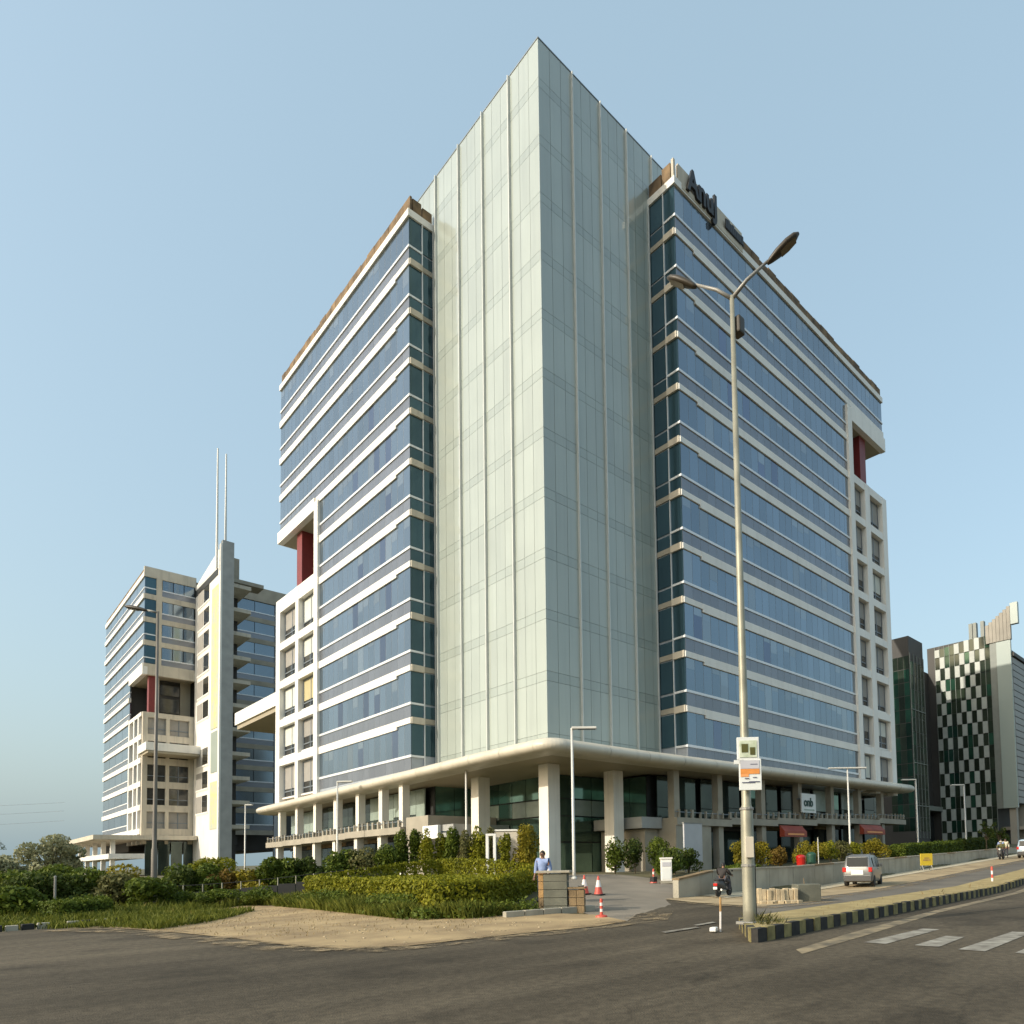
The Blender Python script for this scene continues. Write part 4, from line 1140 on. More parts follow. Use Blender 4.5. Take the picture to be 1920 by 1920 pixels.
# loose shrubs behind the low railing, left of the entrance
left_labs = ['dark green shrub behind the low railing, beside the leftmost street lamp', 'broad green shrub behind the low railing, second from the tall street lamp', 'rusty leaved shrub behind the low railing', 'yellowish shrub behind the low railing, in front of the stair tower mural',
             'rounded green shrub behind the low railing, below the mast tower', 'tall green shrub behind the railing, below the second block glass wing', 'rounded green shrub at the far end of the podium shopfronts', 'dark shrub in front of the first podium shop columns',
             'bushy green shrub in front of the middle podium shops', 'loose green shrub with pale stems in front of the podium shops', 'green shrub in front of the last podium shop before the stair wall']
for i, ((x, y), lb) in enumerate(zip(along((-18.6, 2.4), (-11.3, -1.6), 11), left_labs)):
    m = ['leaf_deep', 'leaf_green', 'leaf_rust', 'leaf_yellow', 'leaf_green', 'leaf_green', 'leaf_deep', 'leaf_green', 'leaf_green', 'leaf_olive', 'leaf_green'][i]
    shrub(lb, x + random.uniform(-.2, .2), y + random.uniform(-.3, .3), random.uniform(1.35, 1.85), random.uniform(1.1, 1.6), m, dens=460, size=.085, group='loose shrubs behind the low railing', lumps=9)
second = ['low green shrub in front of the railing, nearest the clipped hedge', 'low dark shrub in front of the railing', 'low shrub in front of the railing, right of the tall street lamp']
for (x, y), lb in zip([(-17.4, -3.6), (-18.6, -2.4), (-19.6, -1.3)], second):
    shrub(lb, x, y, .75, 1.3, 'leaf_green', dens=520, size=.06, lumps=7)
# bushes at far left
bl = [(-20.8, -1.6, 1.3, 1.7, 'leaf_green', 'green bush at the foot of the tall street lamp on the left'), (-21.6, -.4, 1.5, 1.8, 'leaf_olive', 'olive bush left of the tall street lamp'),
      (-22.2, 1.4, 1.75, 2.0, 'leaf_green', 'tall green bush behind the square hedge block'), (-23.4, .5, 1.55, 2.2, 'leaf_deep', 'dark bush behind the thin grey post'),
      (-24.3, 1.8, 1.7, 2.2, 'leaf_green', 'green bush left of the thin grey post'), (-24.6, -3.4, 1.15, 1.5, 'leaf_green', 'green bush at the left picture edge, close to the kerb'),
      (-25.2, -1.0, 1.5, 1.9, 'leaf_weed', 'pale green bush at the left picture edge'), (-20.6, 4.2, 1.9, 2.2, 'leaf_yellow', 'yellow green bush behind the left street lamp'),
      (-22.6, 5.8, 1.9, 2.6, 'leaf_green', 'wide green bush below the pale tree'), (-25.4, 6.5, 1.9, 2.8, 'leaf_olive', 'wide olive bush at far left'),
      (-18.0, 6.5, 1.8, 2.2, 'leaf_green', 'green bush below the far block podium'), (-16.2, 8.5, 2.0, 2.0, 'leaf_hedge', 'bright green bush below the stair tower')]
for x, y, h, w, m, lb in bl: shrub(lb, x, y, h, w, m, dens=330, size=.085, lumps=10, name='bush', cat='bush')
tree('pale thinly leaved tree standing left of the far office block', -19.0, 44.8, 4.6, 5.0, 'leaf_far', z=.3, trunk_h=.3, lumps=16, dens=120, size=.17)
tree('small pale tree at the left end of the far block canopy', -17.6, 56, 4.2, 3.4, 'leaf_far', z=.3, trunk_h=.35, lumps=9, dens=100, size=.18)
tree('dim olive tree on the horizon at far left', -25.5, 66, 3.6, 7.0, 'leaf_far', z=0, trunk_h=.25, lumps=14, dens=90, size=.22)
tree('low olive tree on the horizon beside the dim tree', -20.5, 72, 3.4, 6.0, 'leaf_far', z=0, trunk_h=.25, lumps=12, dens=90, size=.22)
pt = thing('palm_tree', 'small distant palm standing above the bushes at far left', 'tree', (-21.6, 80, 0))
MB().tube([(0, 0, 0), (.1, 0, 2.5), (0, 0, 4.9)], [.2, .15, .12], 7).build('trunk', 'bark', pt)
pp, pn = [], []
for i in range(11):
    a = i / 11 * 6.28
    for q in np.linspace(.1, 1, 26):
        pp.append((q * 1.7 * math.cos(a), q * 1.7 * math.sin(a), 5.0 + .9 * math.sin(q * 2.3) - 1.1 * q * q)); pn.append((-.2 * math.cos(a), -.2 * math.sin(a), 1))
leaves('crown', 'leaf_deep', pt, np.array(pp), np.array(pn), .22, jit=.5, aspect=.3)
# raised garden on the right
gl = [(.3, -5.4, 2.3, 1.3, 'leaf_green', 'first dark shrub right of the right entrance column'), (1.0, -6.3, 2.2, 1.3, 'leaf_deep', 'second dark shrub right of the right entrance column'), (1.8, -7.2, 2.2, 1.3, 'leaf_green', 'shrub left of the notice board, below the grey balcony'),
      (-1.4, -10.6, 1.5, 1.3, 'leaf_green', 'dark green shrub right of the entrance ramp'), (-.2, -9.6, 1.6, 1.3, 'leaf_deep', 'dark shrub beside the right entrance column'), (1.0, -9.2, 1.55, 1.4, 'leaf_green', 'green shrub behind the white control cabinet'),
      (2.4, -9.0, 1.5, 1.4, 'leaf_deep', 'dark shrub left of the grey notice board'), (6.3, -9.6, 1.9, 1.0, 'leaf_yellow', 'ochre shrub right of the grey notice board'), (7.6, -9.0, 2.1, 1.2, 'leaf_yellow', 'ochre shrub right behind the banner lamp pole'),
      (8.9, -9.3, 1.9, 1.2, 'leaf_yellow', 'orange yellow shrub between the banner lamp pole and the red bin'), (11.3, -9.2, 1.6, 1.2, 'leaf_rust', 'reddish shrub beside the red bin'), (14.6, -9.0, 2.0, 1.4, 'leaf_yellow', 'yellow shrub below the first red awning'),
      (16.6, -8.8, 1.9, 1.4, 'leaf_yellow', 'yellow green shrub between the two red awnings'), (18.6, -8.8, 1.9, 1.4, 'leaf_hedge', 'light green shrub between the two red awnings'), (20.6, -8.6, 1.9, 1.4, 'leaf_olive', 'olive shrub left of the lamp above the hatchback'),
      (22.6, -8.6, 1.7, 1.4, 'leaf_hedge', 'green shrub behind the lamp above the hatchback'), (25.2, -9.0, 2.0, 1.8, 'leaf_yellow', 'yellow green shrub below the second red awning')]
for x, y, h, w, m, lb in gl: shrub(lb, x, y, h * .92, w, m, dens=330, size=.075, lumps=8)
for (x, y), lb in zip([(48, -10.2), (52, -10.2)], ['small tree trunk and leaves by the far lamp', 'small leafy tree in front of the chequered tower']):
    tree(lb, x, y, 3.2, 2.2, 'leaf_deep', lumps=9, dens=120, size=.14)

# ------------------------------------------------------------------ walls, railings, kerbs
gw = thing('garden_wall', 'long low concrete garden wall along the right street', 'wall', (0, 0, 0))
x = -6.9; i = 0
def wtop(x): return .78 + .3 * sst(-6.9, -3.8, x) + .022 * max(0, x - 3)
while x < 62:
    w = 2.35; xb = min(62, x + w)
    mb = MB()
    a, b = (x, wall_y(x)), (xb - .02, wall_y(xb) - .0)
    z0a, z0b, z1a, z1b = H(x, wall_y(x)) - .2, H(xb, wall_y(xb)) - .2, wtop(x), wtop(xb)
    th = .28
    mb.add([(a[0], a[1], z0a), (b[0], b[1], z0b), (b[0], b[1] + th, z0b), (a[0], a[1] + th, z0a), (a[0], a[1], z1a), (b[0], b[1], z1b), (b[0], b[1] + th, z1b), (a[0], a[1] + th, z1a)],
           [(0, 3, 2, 1), (4, 5, 6, 7), (0, 1, 5, 4), (1, 2, 6, 5), (2, 3, 7, 6), (3, 0, 4, 7)])
    mb.build('wall_panel', 'concrete', gw)
    mb = MB()
    mb.add([(a[0], a[1] - .04, z1a + .003), (b[0], b[1] - .04, z1b + .003), (b[0], b[1] + th + .04, z1b + .003), (a[0], a[1] + th + .04, z1a + .003),
            (a[0], a[1] - .04, z1a + .07), (b[0], b[1] - .04, z1b + .07), (b[0], b[1] + th + .04, z1b + .07), (a[0], a[1] + th + .04, z1a + .07)],
           [(0, 3, 2, 1), (4, 5, 6, 7), (0, 1, 5, 4), (1, 2, 6, 5), (2, 3, 7, 6), (3, 0, 4, 7)])
    mb.build('coping_stone', 'podium' if i % 5 else 'stone_brown', gw)
    x += w; i += 1
lr = thing('low_railing', 'low dark wall with thin pale posts in front of the loose shrubs', 'railing', (0, 0, 0))
pts = along((-20.0, -.3), (-12.6, -3.9), 13)
for (ax, ay), (bx, by) in zip(pts[:-1], pts[1:]):
    c = ((ax + bx) / 2, (ay + by) / 2, H((ax + bx) / 2, (ay + by) / 2) + .28)
    an = math.atan2(by - ay, bx - ax)
    MB().obox(c, (math.hypot(bx - ax, by - ay) - .04, .16, .68), an).build('wall_panel', 'r_dark', lr)
    MB().tube([(ax, ay, H(ax, ay)), (ax, ay, H(ax, ay) + .92)], .025, 6).build('post', 'galv', lr)
    MB().tube([(ax, ay, H(ax, ay) + .9), (bx, by, H(bx, by) + .9)], .015, 5).build('rail', 'rubber', lr)
dk = thing('verge_kerb', 'pale kerb stones along the dirt by the stone gate pillar', 'kerb', (0, 0, 0))
for (ax, ay), (bx, by) in zip(along((-15.4, -17.0), (-12.3, -17.3), 6)[:-1], along((-15.4, -17.0), (-12.3, -17.3), 6)[1:]):
    bevel(MB().obox(((ax + bx) / 2, (ay + by) / 2, H(ax, ay) + .07), (math.hypot(bx - ax, by - ay) - .03, .2, .2), math.atan2(by - ay, bx - ax)).build('kerb_stone', 'concrete', dk), .015)
bk = thing('verge_kerb', 'broken dark kerb stones along the left road edge', 'kerb', (0, 0, 0))
for i, (x, y) in enumerate(along((-25.35, -8.25), (-22.75, -7.9), 9)):
    if i == 4: continue
    bevel(MB().obox((x, y, .06), (.26, .16, .18 + random.uniform(-.04, .04)), random.uniform(-.2, .2)).build('kerb_stone', 'kerb_black' if i % 2 == 0 else 'concrete', bk), .015)
fw = thing('boundary_wall', 'low grey boundary wall far off beside the distant block', 'wall', (-21, 134, 0))
bevel(MB().box(-9, 0, 0, 13, .4, 3.0).build('wall', 'wall_far', fw), .03)
fh = thing('hut', 'small flat roofed pale hut on the horizon at far left', 'hut', (-40, 150, 0))
MB().box(-6, 0, 0, 11, 6, 6.0).build('wall', 'wall_far', fh); MB().box(-6.4, -.4, 6.0, 11.4, 6.4, 6.4).build('roof', 'r_top', fh)

# ------------------------------------------------------------------ lamps
def street_lamp(label, loc, h, arms, r0, m, mhead, group=None, banners=False):
    t = thing('street_lamp', label, 'street lamp', loc, 0, group)
    MB().tube([(0, 0, -.05), (0, 0, .3), (0, 0, 2.3), (0, 0, 2.42), (0, 0, h * .45), (0, 0, h)], [r0, r0 * .98, r0 * .94, r0 * .72, r0 * .58, r0 * .36], 12).build('pole', m, t, True)
    bevel(MB().box(-r0 * 1.5, -r0 * 1.5, 0, r0 * 1.5, r0 * 1.5, .06).build('base_plate', 'galv_grey', t), .01)
    for ax, ay, rise, hl in arms:
        d = Vector((ax, ay, 0)); L = d.length; d.normalize()
        e = Vector((ax, ay, rise))
        st = Vector((0, 0, h - .05))
        arm = MB().tube([st, st + Vector((d.x * L * .3, d.y * L * .3, rise * .42)), st + Vector((d.x * (L - hl * .4), d.y * (L - hl * .4), rise * (1 - .3 * hl / L)))], [.045, .038, .03], 8).build('arm', 'galv_grey', t, True)
        hm = MB(); base = len(hm.v)
        up = Vector((-d.x * rise / math.hypot(L, rise), -d.y * rise / math.hypot(L, rise), L / math.hypot(L, rise)))
        f3 = e.normalized(); sd = f3.cross(up)
        c0 = st + e - f3 * hl * .5
        segs = [(0, .035, .035), (.12, .07, .06), (.35, .115, .085), (.65, .13, .09), (.88, .10, .07), (1.0, .03, .03)]
        for s_, w_, h_ in segs:
            for k in range(12):
                a = 2 * math.pi * k / 12
                zz = math.sin(a) * h_ * (1.15 if math.sin(a) > 0 else .7)
                hm.v.append(tuple(c0 + f3 * hl * s_ + sd * math.cos(a) * w_ + up * zz))
        for i in range(len(segs) - 1):
            for k in range(12):
                hm.f.append([i * 12 + k, i * 12 + (k + 1) % 12, (i + 1) * 12 + (k + 1) % 12, (i + 1) * 12 + k]); hm.mi.append(0)
        hm.f.append(list(range(12))[::-1]); hm.mi.append(0); hm.f.append([60 + k for k in range(12)]); hm.mi.append(0)
        hd = hm.build('lamp_head', mhead, t, True)
        ln = MB(); pts = []
        for s_, w_ in ((.38, .08), (.6, .1), (.85, .075)):
            for sg_ in (-1, 1): pts.append(tuple(c0 + f3 * hl * s_ + sd * sg_ * w_ - up * .068))
        ln.add(pts, [(0, 2, 3, 1), (2, 4, 5, 3)]).build('lens', 'lamp_lens', hd)
    return t
POLE = street_lamp('tall galvanised street lamp with two arms and banners, on the nose of the median', (-15.0, -24.9, .2), 13.2, [(.43, -1.0, .72, .78), (-.43, 1.0, .72, .78)], .135, 'galv', 'lamp_dark')
bevel(MB().box(.06, -.13, 12.42, .28, .09, 12.8).build('gear_box', 'lamp_dark', POLE), .04)
for z in (1.15, 2.3): MB().lathe([(.13, z), (.145, z + .01), (.145, z + .05), (.13, z + .06)], 12).build('clamp_band', 'galv_grey', POLE)
MB().tube([(.155, -.05, 0), (.155, -.05, 1.7)], .02, 6).build('conduit', 'rubber', POLE)
bevel(MB().obox((-.10, -.115, 1.55), (.17, .05, .42), R(-45.6)).build('notice_plate', 'cream', POLE), .01)
# banners strapped to the pole
bn = thing('pole_banner', 'white framed banner box with a greenish picture, upper one on the lamp pole', 'banner', (-15.13, -25.08, 3.62), R(-45.6))
bevel(MB().box(-.235, -.03, -.11, .205, .03, .34).build('panel', 'sign_white', bn), .008)
MB().box(-.19, -.042, -.07, .16, -.031, .27).build('picture', 'sign_green', bn)
MB().box(-.15, -.05, .03, -.02, -.043, .2).box(.02, -.05, -.02, .12, -.043, .13).build('print', 'leaf_olive', bn)
MB().box(-.30, -.03, -.2, -.1, .02, -.12).build('bracket', 'sign_white', bn)
bn2 = thing('pole_banner', 'white banner with an orange band and small print, lower one on the lamp pole', 'banner', (-15.13, -25.08, 3.2), R(-45.6))
bevel(MB().box(-.205, -.03, -.31, .24, .03, .32).build('panel', 'sign_white', bn2), .008)
MB().box(-.18, -.041, .12, .2, -.031, .29).build('grey_band', 'sign_grey', bn2)
MB().box(-.18, -.041, .015, .2, -.031, .115).build('orange_band', 'sign_orange', bn2)
MB().box(-.18, -.041, -.04, -.02, -.031, .012).build('orange_band', 'orange_text', bn2)
ink = MB()
for z, a, b in ((-.085, -.1, -.01), (-.065, .06, .14), (-.15, -.02, .2), (-.165, -.16, .1), (.2, .02, .16)): ink.box(a, -.044, z, b, -.0415, z + .016)
ink.build('print', 'sign_ink', bn2)
LL = street_lamp('tall dark street lamp with a single arm, at left among the bushes', (-20.3, -.2, .05), 12.0, [(-.62, .62, .18, .95)], .115, 'pole_brown', 'lamp_dark')

def park_lamp(label, loc, h, dx, dy, two=False, m='pole_white'):
    t = thing('park_lamp', label, 'lamp post', loc, 0, 'slim white lamp posts around the building')
    MB().tube([(0, 0, -.1), (0, 0, .5), (0, 0, h)], [.085, .075, .06], 10).build('pole', m, t, True)
    MB().lathe([(.14, 0), (.14, .05), (.1, .12)], 10).build('base', m, t)
    for s in ((1, -1) if two else (1,)):
        hd = bevel(MB().obox((dx * .5 * s, dy * .5 * s, h), (math.hypot(dx, dy), .28, .11), math.atan2(dy, dx)).build('lamp_head', 'pole_white', t), .02)
        MB().obox((dx * .6 * s, dy * .6 * s, h - .065), (math.hypot(dx, dy) * .7, .2, .02), math.atan2(dy, dx)).build('lens', 'frame_grey', hd)
    return t
park_lamp('slim white lamp post in front of the right half of the glass tower', (-5.5, -8.6, H(-5.5, -8.6)), 7.1, .85, -.8)
park_lamp('slim pale lamp post overlapping the left entrance column', (-2.6, 5.1, H(-2.6, 5.1)), 7.65, .75, -.75)
park_lamp('slim pale lamp post in front of the middle podium shops', (-4.9, 19.3, .85), 7.2, .8, -.8)
park_lamp('slim white lamp post at the left tip of the canopy', (-4.2, 43.3, .85), 7.2, .5, -.5)
park_lamp('slim white lamp post with a double head behind the silver hatchback', (23.2, -8.0, 1.15), 7.3, 1.1, -1.0, True)
park_lamp('slim white lamp post right of the canopy tip', (36.9, -7.8, 1.55), 7.0, -1.0, .9)
park_lamp('slim white lamp post in front of the chequered tower', (47.4, -8.5, 1.9), 6.8, -1.0, .9)
gp_ = thing('marker_post', 'thin plain grey post standing behind the left road edge', 'post', (-23.6, -2.8, H(-23.6, -2.8)))
MB().tube([(0, 0, -.1), (0, 0, 1.35)], .035, 8).build('post', 'galv_grey', gp_); MB().lathe([(.035, 1.35), (.04, 1.36), (.04, 1.4), (.01, 1.43)], 8).build('cap', 'galv_grey', gp_)

# ------------------------------------------------------------------ vehicles
def wheel(parent, x, y, r, w):
    wh = link('wheel', MB().add([], []).mesh('wheel', 'rubber'), parent)
    wh.location = (x, y, r)
    wh.rotation_euler = (R(90), 0, 0)
    MB().lathe([(r * .62, -w / 2), (r * .94, -w / 2), (r, -w * .32), (r, w * .32), (r * .94, w / 2), (r * .62, w / 2)], 20).build('tyre', 'rubber', wh, False)
    rm = MB().lathe([(r * .6, -w * .42), (r * .63, -w * .2), (r * .63, w * .2), (r * .6, w * .42)], 16)
    for i in range(5):
        a = i * 1.2566
        rm.obox((r * .33 * math.cos(a), r * .33 * math.sin(a), w * .44), (r * .6, r * .12, .02), a)
        rm.obox((r * .33 * math.cos(a), r * .33 * math.sin(a), -w * .44), (r * .6, r * .12, .02), a)
    rm.build('rim', 'rim', wh)
    return wh

def hatchback(label, loc, rz, paint, scale=1.0):
    """tall hatchback driving along its +X axis; tail at -X"""
    t = thing('hatchback', label, 'car', loc, rz, None, scale)
    W = .74
    # stations along x: (x, z_low, z_waist, z_roof, half width low, half width waist, half width roof)
    st = [(-1.74, .42, .86, .88, .62, .66, .60), (-1.70, .30, .92, 1.02, .68, .71, .60), (-1.58, .24, .95, 1.50, .72, .745, .60), (-1.42, .22, .96, 1.60, .73, .75, .61),
          (-.7, .20, .95, 1.655, .74, .755, .62), (0.1, .20, .93, 1.64, .74, .755, .62), (.55, .20, .92, 1.56, .74, .75, .61), (.98, .20, .93, 1.02, .73, .745, .66),
          (1.35, .22, .90, .93, .72, .735, .66), (1.62, .26, .80, .83, .68, .70, .62), (1.74, .36, .66, .70, .60, .62, .56)]
    mb = MB()
    for x, zl, zw, zr, a, b, c in st:
        ring = [(x, -a * .9, zl), (x, -a, zl + .12), (x, -b, zw - .16), (x, -b * .985, zw), (x, -c - (b - c) * .25 * (zr - zw > .2), zw + (zr - zw) * .55), (x, -c * .96, zr - .05 * (zr - zw > .2)), (x, -c * .7, zr), (x, c * .7, zr),
                (x, c * .96, zr - .05 * (zr - zw > .2)), (x, c + (b - c) * .25 * (zr - zw > .2), zw + (zr - zw) * .55), (x, b * .985, zw), (x, b, zw - .16), (x, a, zl + .12), (x, a * .9, zl)]
        mb.v += ring
    n = 14
    for i in range(len(st) - 1):
        for k in range(n):
            mb.f.append([i * n + k, i * n + (k + 1) % n, (i + 1) * n + (k + 1) % n, (i + 1) * n + k]); mb.mi.append(0)
    mb.f.append(list(range(n))[::-1]); mb.mi.append(0); mb.f.append([(len(st) - 1) * n + k for k in range(n)]); mb.mi.append(0)
    body = mb.build('body', paint, t, True)
    es = body.modifiers.new('es', 'EDGE_SPLIT'); es.split_angle = R(38)
    # rear window, plate, lights, bumper
    MB().add([(-1.725, -.52, 1.03), (-1.725, .52, 1.03), (-1.60, .50, 1.47), (-1.60, -.50, 1.47)], [(0, 1, 2, 3)]).add(
        [(-1.705, -.53, 1.01), (-1.705, .53, 1.01), (-1.585, .51, 1.49), (-1.585, -.51, 1.49)], [(0, 1, 2, 3)]).build('rear_window', 'car_glass', t)
    for s in (-1, 1):
        y0 = s * .755
        MB().add([(-1.25, y0 * .995, 1.0), (-.52, y0 * 1.0, .99), (-.52, s * .665, 1.50), (-1.2, s * .655, 1.46)], [(0, 1, 2, 3)]).build('side_window', 'car_glass', t)
        MB().add([(-.44, y0 * 1.0, .99), (.62, y0 * .995, .97), (.38, s * .665, 1.48), (-.44, s * .665, 1.50)], [(0, 1, 2, 3)]).build('side_window', 'car_glass', t)
        bevel(MB().box(-1.765, s * .55, .74, -1.60, s * .735, .98).build('tail_light', 'tail_light', t), .02)
        bevel(MB().box(1.52, s * .38, .62, 1.72, s * .64, .80).build('headlight', 'plate', t), .02)
        m_ = MB(); m_.box(.58, s * .76, 1.0, .68, s * .90, 1.14); bevel(m_.build('mirror', paint, t), .02)
        MB().box(-.1, s * .752, .86, .1, s * .775, .89).build('door_handle', 'car_plastic', t)
        for xw in (-1.12, 1.10): wheel(t, xw, s * .655, .29, .19)
    bevel(MB().box(-1.80, -.69, .27, -1.62, .69, .52).build('rear_bumper', 'car_plastic', t), .03)
    bevel(MB().box(1.60, -.66, .25, 1.80, .66, .50).build('front_bumper', 'car_plastic', t), .03)
    bevel(MB().box(-1.785, -.30, .60, -1.73, .30, .84).build('number_plate', 'plate', t), .01)
    bevel(MB().box(-1.79, -.66, .53, -1.70, .66, .57).build('bumper_strip', 'car_paint', t), .01)
    MB().add([(.60, -.58, 1.53), (.60, .58, 1.53), (.985, .66, 1.05), (.985, -.66, 1.05)], [(0, 1, 2, 3)]).build('windscreen', 'car_glass', t)
    for s in (-1, 1): MB().tube([(-1.3, s * .55, 1.64), (-1.2, s * .55, 1.69), (.2, s * .55, 1.69), (.35, s * .55, 1.64)], .015, 6).build('roof_rail', 'car_plastic', t)
    return t
hatchback('silver hatchback driving away along the side street, seen from behind', (5.9, -17.3, H(5.9, -17.3) + .03), R(16), 'car_paint', .93)
hatchback('pale blue car partly cut off at the right picture edge', (42.0, -11.0 - 4.6, H(42, -15.6)), R(5), 'car_blue', 1.0)

def skinned(name, m, parent, verts, edges, radii, root=0, sub=1):
    me = bpy.data.meshes.new(name); me.from_pydata(verts, edges, [])
    bm = bmesh.new(); bm.from_mesh(me)
    ly = bm.verts.layers.skin.verify()
    for i, v in enumerate(bm.verts):
        r = radii[i]; v[ly].radius = (r, r) if not hasattr(r, '__len__') else r
        v[ly].use_root = (i == root)
    bm.to_mesh(me); bm.free()
    me.materials.append(M[m])
    o = link(name, me, parent)
    o.modifiers.new('skin', 'SKIN').use_smooth_shade = True
    sb = o.modifiers.new('sub', 'SUBSURF'); sb.levels = sub; sb.render_levels = sub
    return o
def chain(verts, edges, radii, start, pts):
    p = start
    for (c, r) in pts:
        verts.append(c); radii.append(r); edges.append((p, len(verts) - 1)); p = len(verts) - 1
    return p

def person(label, loc, rz, pose, shirt, trousers, hair='hair', helmet=None, group=None, scale=1.0):
    """pose: 'stand', 'ride'; the figure looks along +X"""
    t = thing('person', label, 'person', loc, rz, group, scale)
    if pose == 'stand':
        pel = (0, 0, .94); ch = (.0, 0, 1.30); nk = (0, 0, 1.46); hd = (.02, 0, 1.60)
        legs = [[((0, s * .10, .86), .095), ((.02, s * .11, .50), .068), ((-.01, s * .12, .10), .045)] for s in (-1, 1)]
        arms = [[((0, s * .19, 1.40), .062), ((-.03, s * .27, 1.12), .045), ((.10, s * .26, .90), .034)] for s in (-1, 1)]
        foot = [[(-.06, s * .12), (.18, s * .14), 0.0] for s in (-1, 1)]
    else:
        pel = (-.18, 0, .82); ch = (-.06, 0, 1.14); nk = (-.01, 0, 1.30); hd = (.04, 0, 1.45)
        legs = [[((-.10, s * .12, .80), .10), ((.24, s * .22, .68), .075), ((.14, s * .20, .30), .048)] for s in (-1, 1)]
        arms = [[((-.03, s * .20, 1.24), .062), ((.12, s * .30, 1.04), .046), ((.40, s * .26, .98), .034)] for s in (-1, 1)]
        foot = [[(.06, s * .20), (.30, s * .21), .22] for s in (-1, 1)]
    # one continuous body: trunk, neck, head, arms with hands and fingers, legs
    V, E, Rr = [pel], [], [(.13, .15)]
    c = chain(V, E, Rr, 0, [(((pel[0] + ch[0]) / 2, 0, (pel[2] + ch[2]) / 2), (.115, .14)), (ch, (.12, .165))])
    n_ = chain(V, E, Rr, c, [(nk, .055), ((hd[0] - .01, 0, hd[2] - .05), .075), ((hd[0], 0, hd[2] + .03), .088), ((hd[0], 0, hd[2] + .10), .06)])
    for A in arms:
        w = chain(V, E, Rr, c, A)
        wp = Vector(A[-1][0]); d = (wp - Vector(A[-2][0])).normalized()
        side = 1 if wp.y > 0 else -1
        pm = wp + d * .07
        pal = chain(V, E, Rr, w, [(tuple(pm), .03)])
        lat = Vector((0, 1, 0)) if abs(d.y) < .8 else Vector((1, 0, 0))
        cv_ = Vector((.3, -.2 * side, -.5)) if pose == 'ride' else Vector((.15, 0, -.1))
        for q, ln in ((-.03, .075), (-.01, .085), (.01, .08), (.03, .062)):
            f0 = pm + lat * q + d * .03
            f1 = f0 + d * ln * .55 + cv_ * .02; f2 = f1 + (d * .5 + cv_).normalized() * ln * .5
            chain(V, E, Rr, pal, [(tuple(f0), .010), (tuple(f1), .009), (tuple(f2), .007)])
        th = pm - lat * .028 * 1 - d * .02
        chain(V, E, Rr, pal, [(tuple(th + Vector((.02, -.02 * side, 0))), .011), (tuple(th + d * .03 + Vector((.045, -.03 * side, 0))), .009)])
    for Lg in legs: chain(V, E, Rr, 0, Lg)
    skinned('body', 'skin', t, V, E, Rr)
    # face
    fc = Vector(hd)
    MB().tube([(fc.x + .078, 0, fc.z + .035), (fc.x + .105, 0, fc.z - .005), (fc.x + .08, 0, fc.z - .015)], [.008, .016, .012], 6).build('nose', 'skin', t, True)
    for s in (-1, 1):
        MB().ellipsoid((fc.x + .074, s * .034, fc.z + .03), (.012, .015, .008), 8, 6).build('eye', 'hair', t)
        MB().ellipsoid((fc.x - .005, s * .088, fc.z + .005), (.022, .012, .034), 8, 6).build('ear', 'skin', t, True)
    MB().ellipsoid((fc.x + .076, 0, fc.z - .045), (.008, .026, .007), 8, 6).build('mouth', 'tail_light' if False else 'stone_brown', t)
    hm = MB()
    for z, r in ((-.01, .096), (.05, .101), (.10, .085), (.135, .05), (.15, .012)):
        for k in range(14):
            a = 2 * math.pi * k / 14
            hm.v.append((fc.x - .014 + r * math.cos(a) * (1 if math.cos(a) < .3 or z > .05 else .72), r * .97 * math.sin(a), fc.z + z + (.045 if math.cos(a) > .4 and z < .05 else 0)))
    for i in range(4):
        for k in range(14): hm.f.append([i * 14 + k, i * 14 + (k + 1) % 14, (i + 1) * 14 + (k + 1) % 14, (i + 1) * 14 + k]); hm.mi.append(0)
    hm.build('hair', hair, t, True)
    if helmet:
        MB().ellipsoid((fc.x - .01, 0, fc.z + .035), (.135, .125, .135), 14, 10).build('helmet', helmet, t, True)
        MB().ellipsoid((fc.x + .06, 0, fc.z + .03), (.085, .10, .055), 12, 8).build('visor', 'car_glass', t, True)
    # clothing just outside the body
    V, E, Rr = [pel], [], [(.15, .17)]
    c = chain(V, E, Rr, 0, [(((pel[0] + ch[0]) / 2, 0, (pel[2] + ch[2]) / 2), (.14, .165)), (ch, (.145, .185)), ((nk[0], 0, nk[2] - .035), .075)])
    c = 2
    for A in arms: chain(V, E, Rr, c, [(A[0][0], .125), (A[1][0], .072), (tuple(Vector(A[1][0]).lerp(Vector(A[2][0]), .75)), .05)])
    skinned('shirt', shirt, t, V, E, Rr)
    V, E, Rr = [(pel[0], 0, pel[2] + .04)], [], [(.152, .172)]
    for Lg in legs: chain(V, E, Rr, 0, [(Lg[0][0], .118), (Lg[1][0], .088), (Lg[2][0], .066)])
    skinned('trousers', trousers, t, V, E, Rr)
    for a, b, z in foot:
        MB().tube([(a[0], a[1], z + .05), ((a[0] + b[0]) / 2, (a[1] + b[1]) / 2, z + .055), (b[0], b[1], z + .035)], [.045, .05, .035], 8).build('shoe', 'rubber', t, True)
    return t

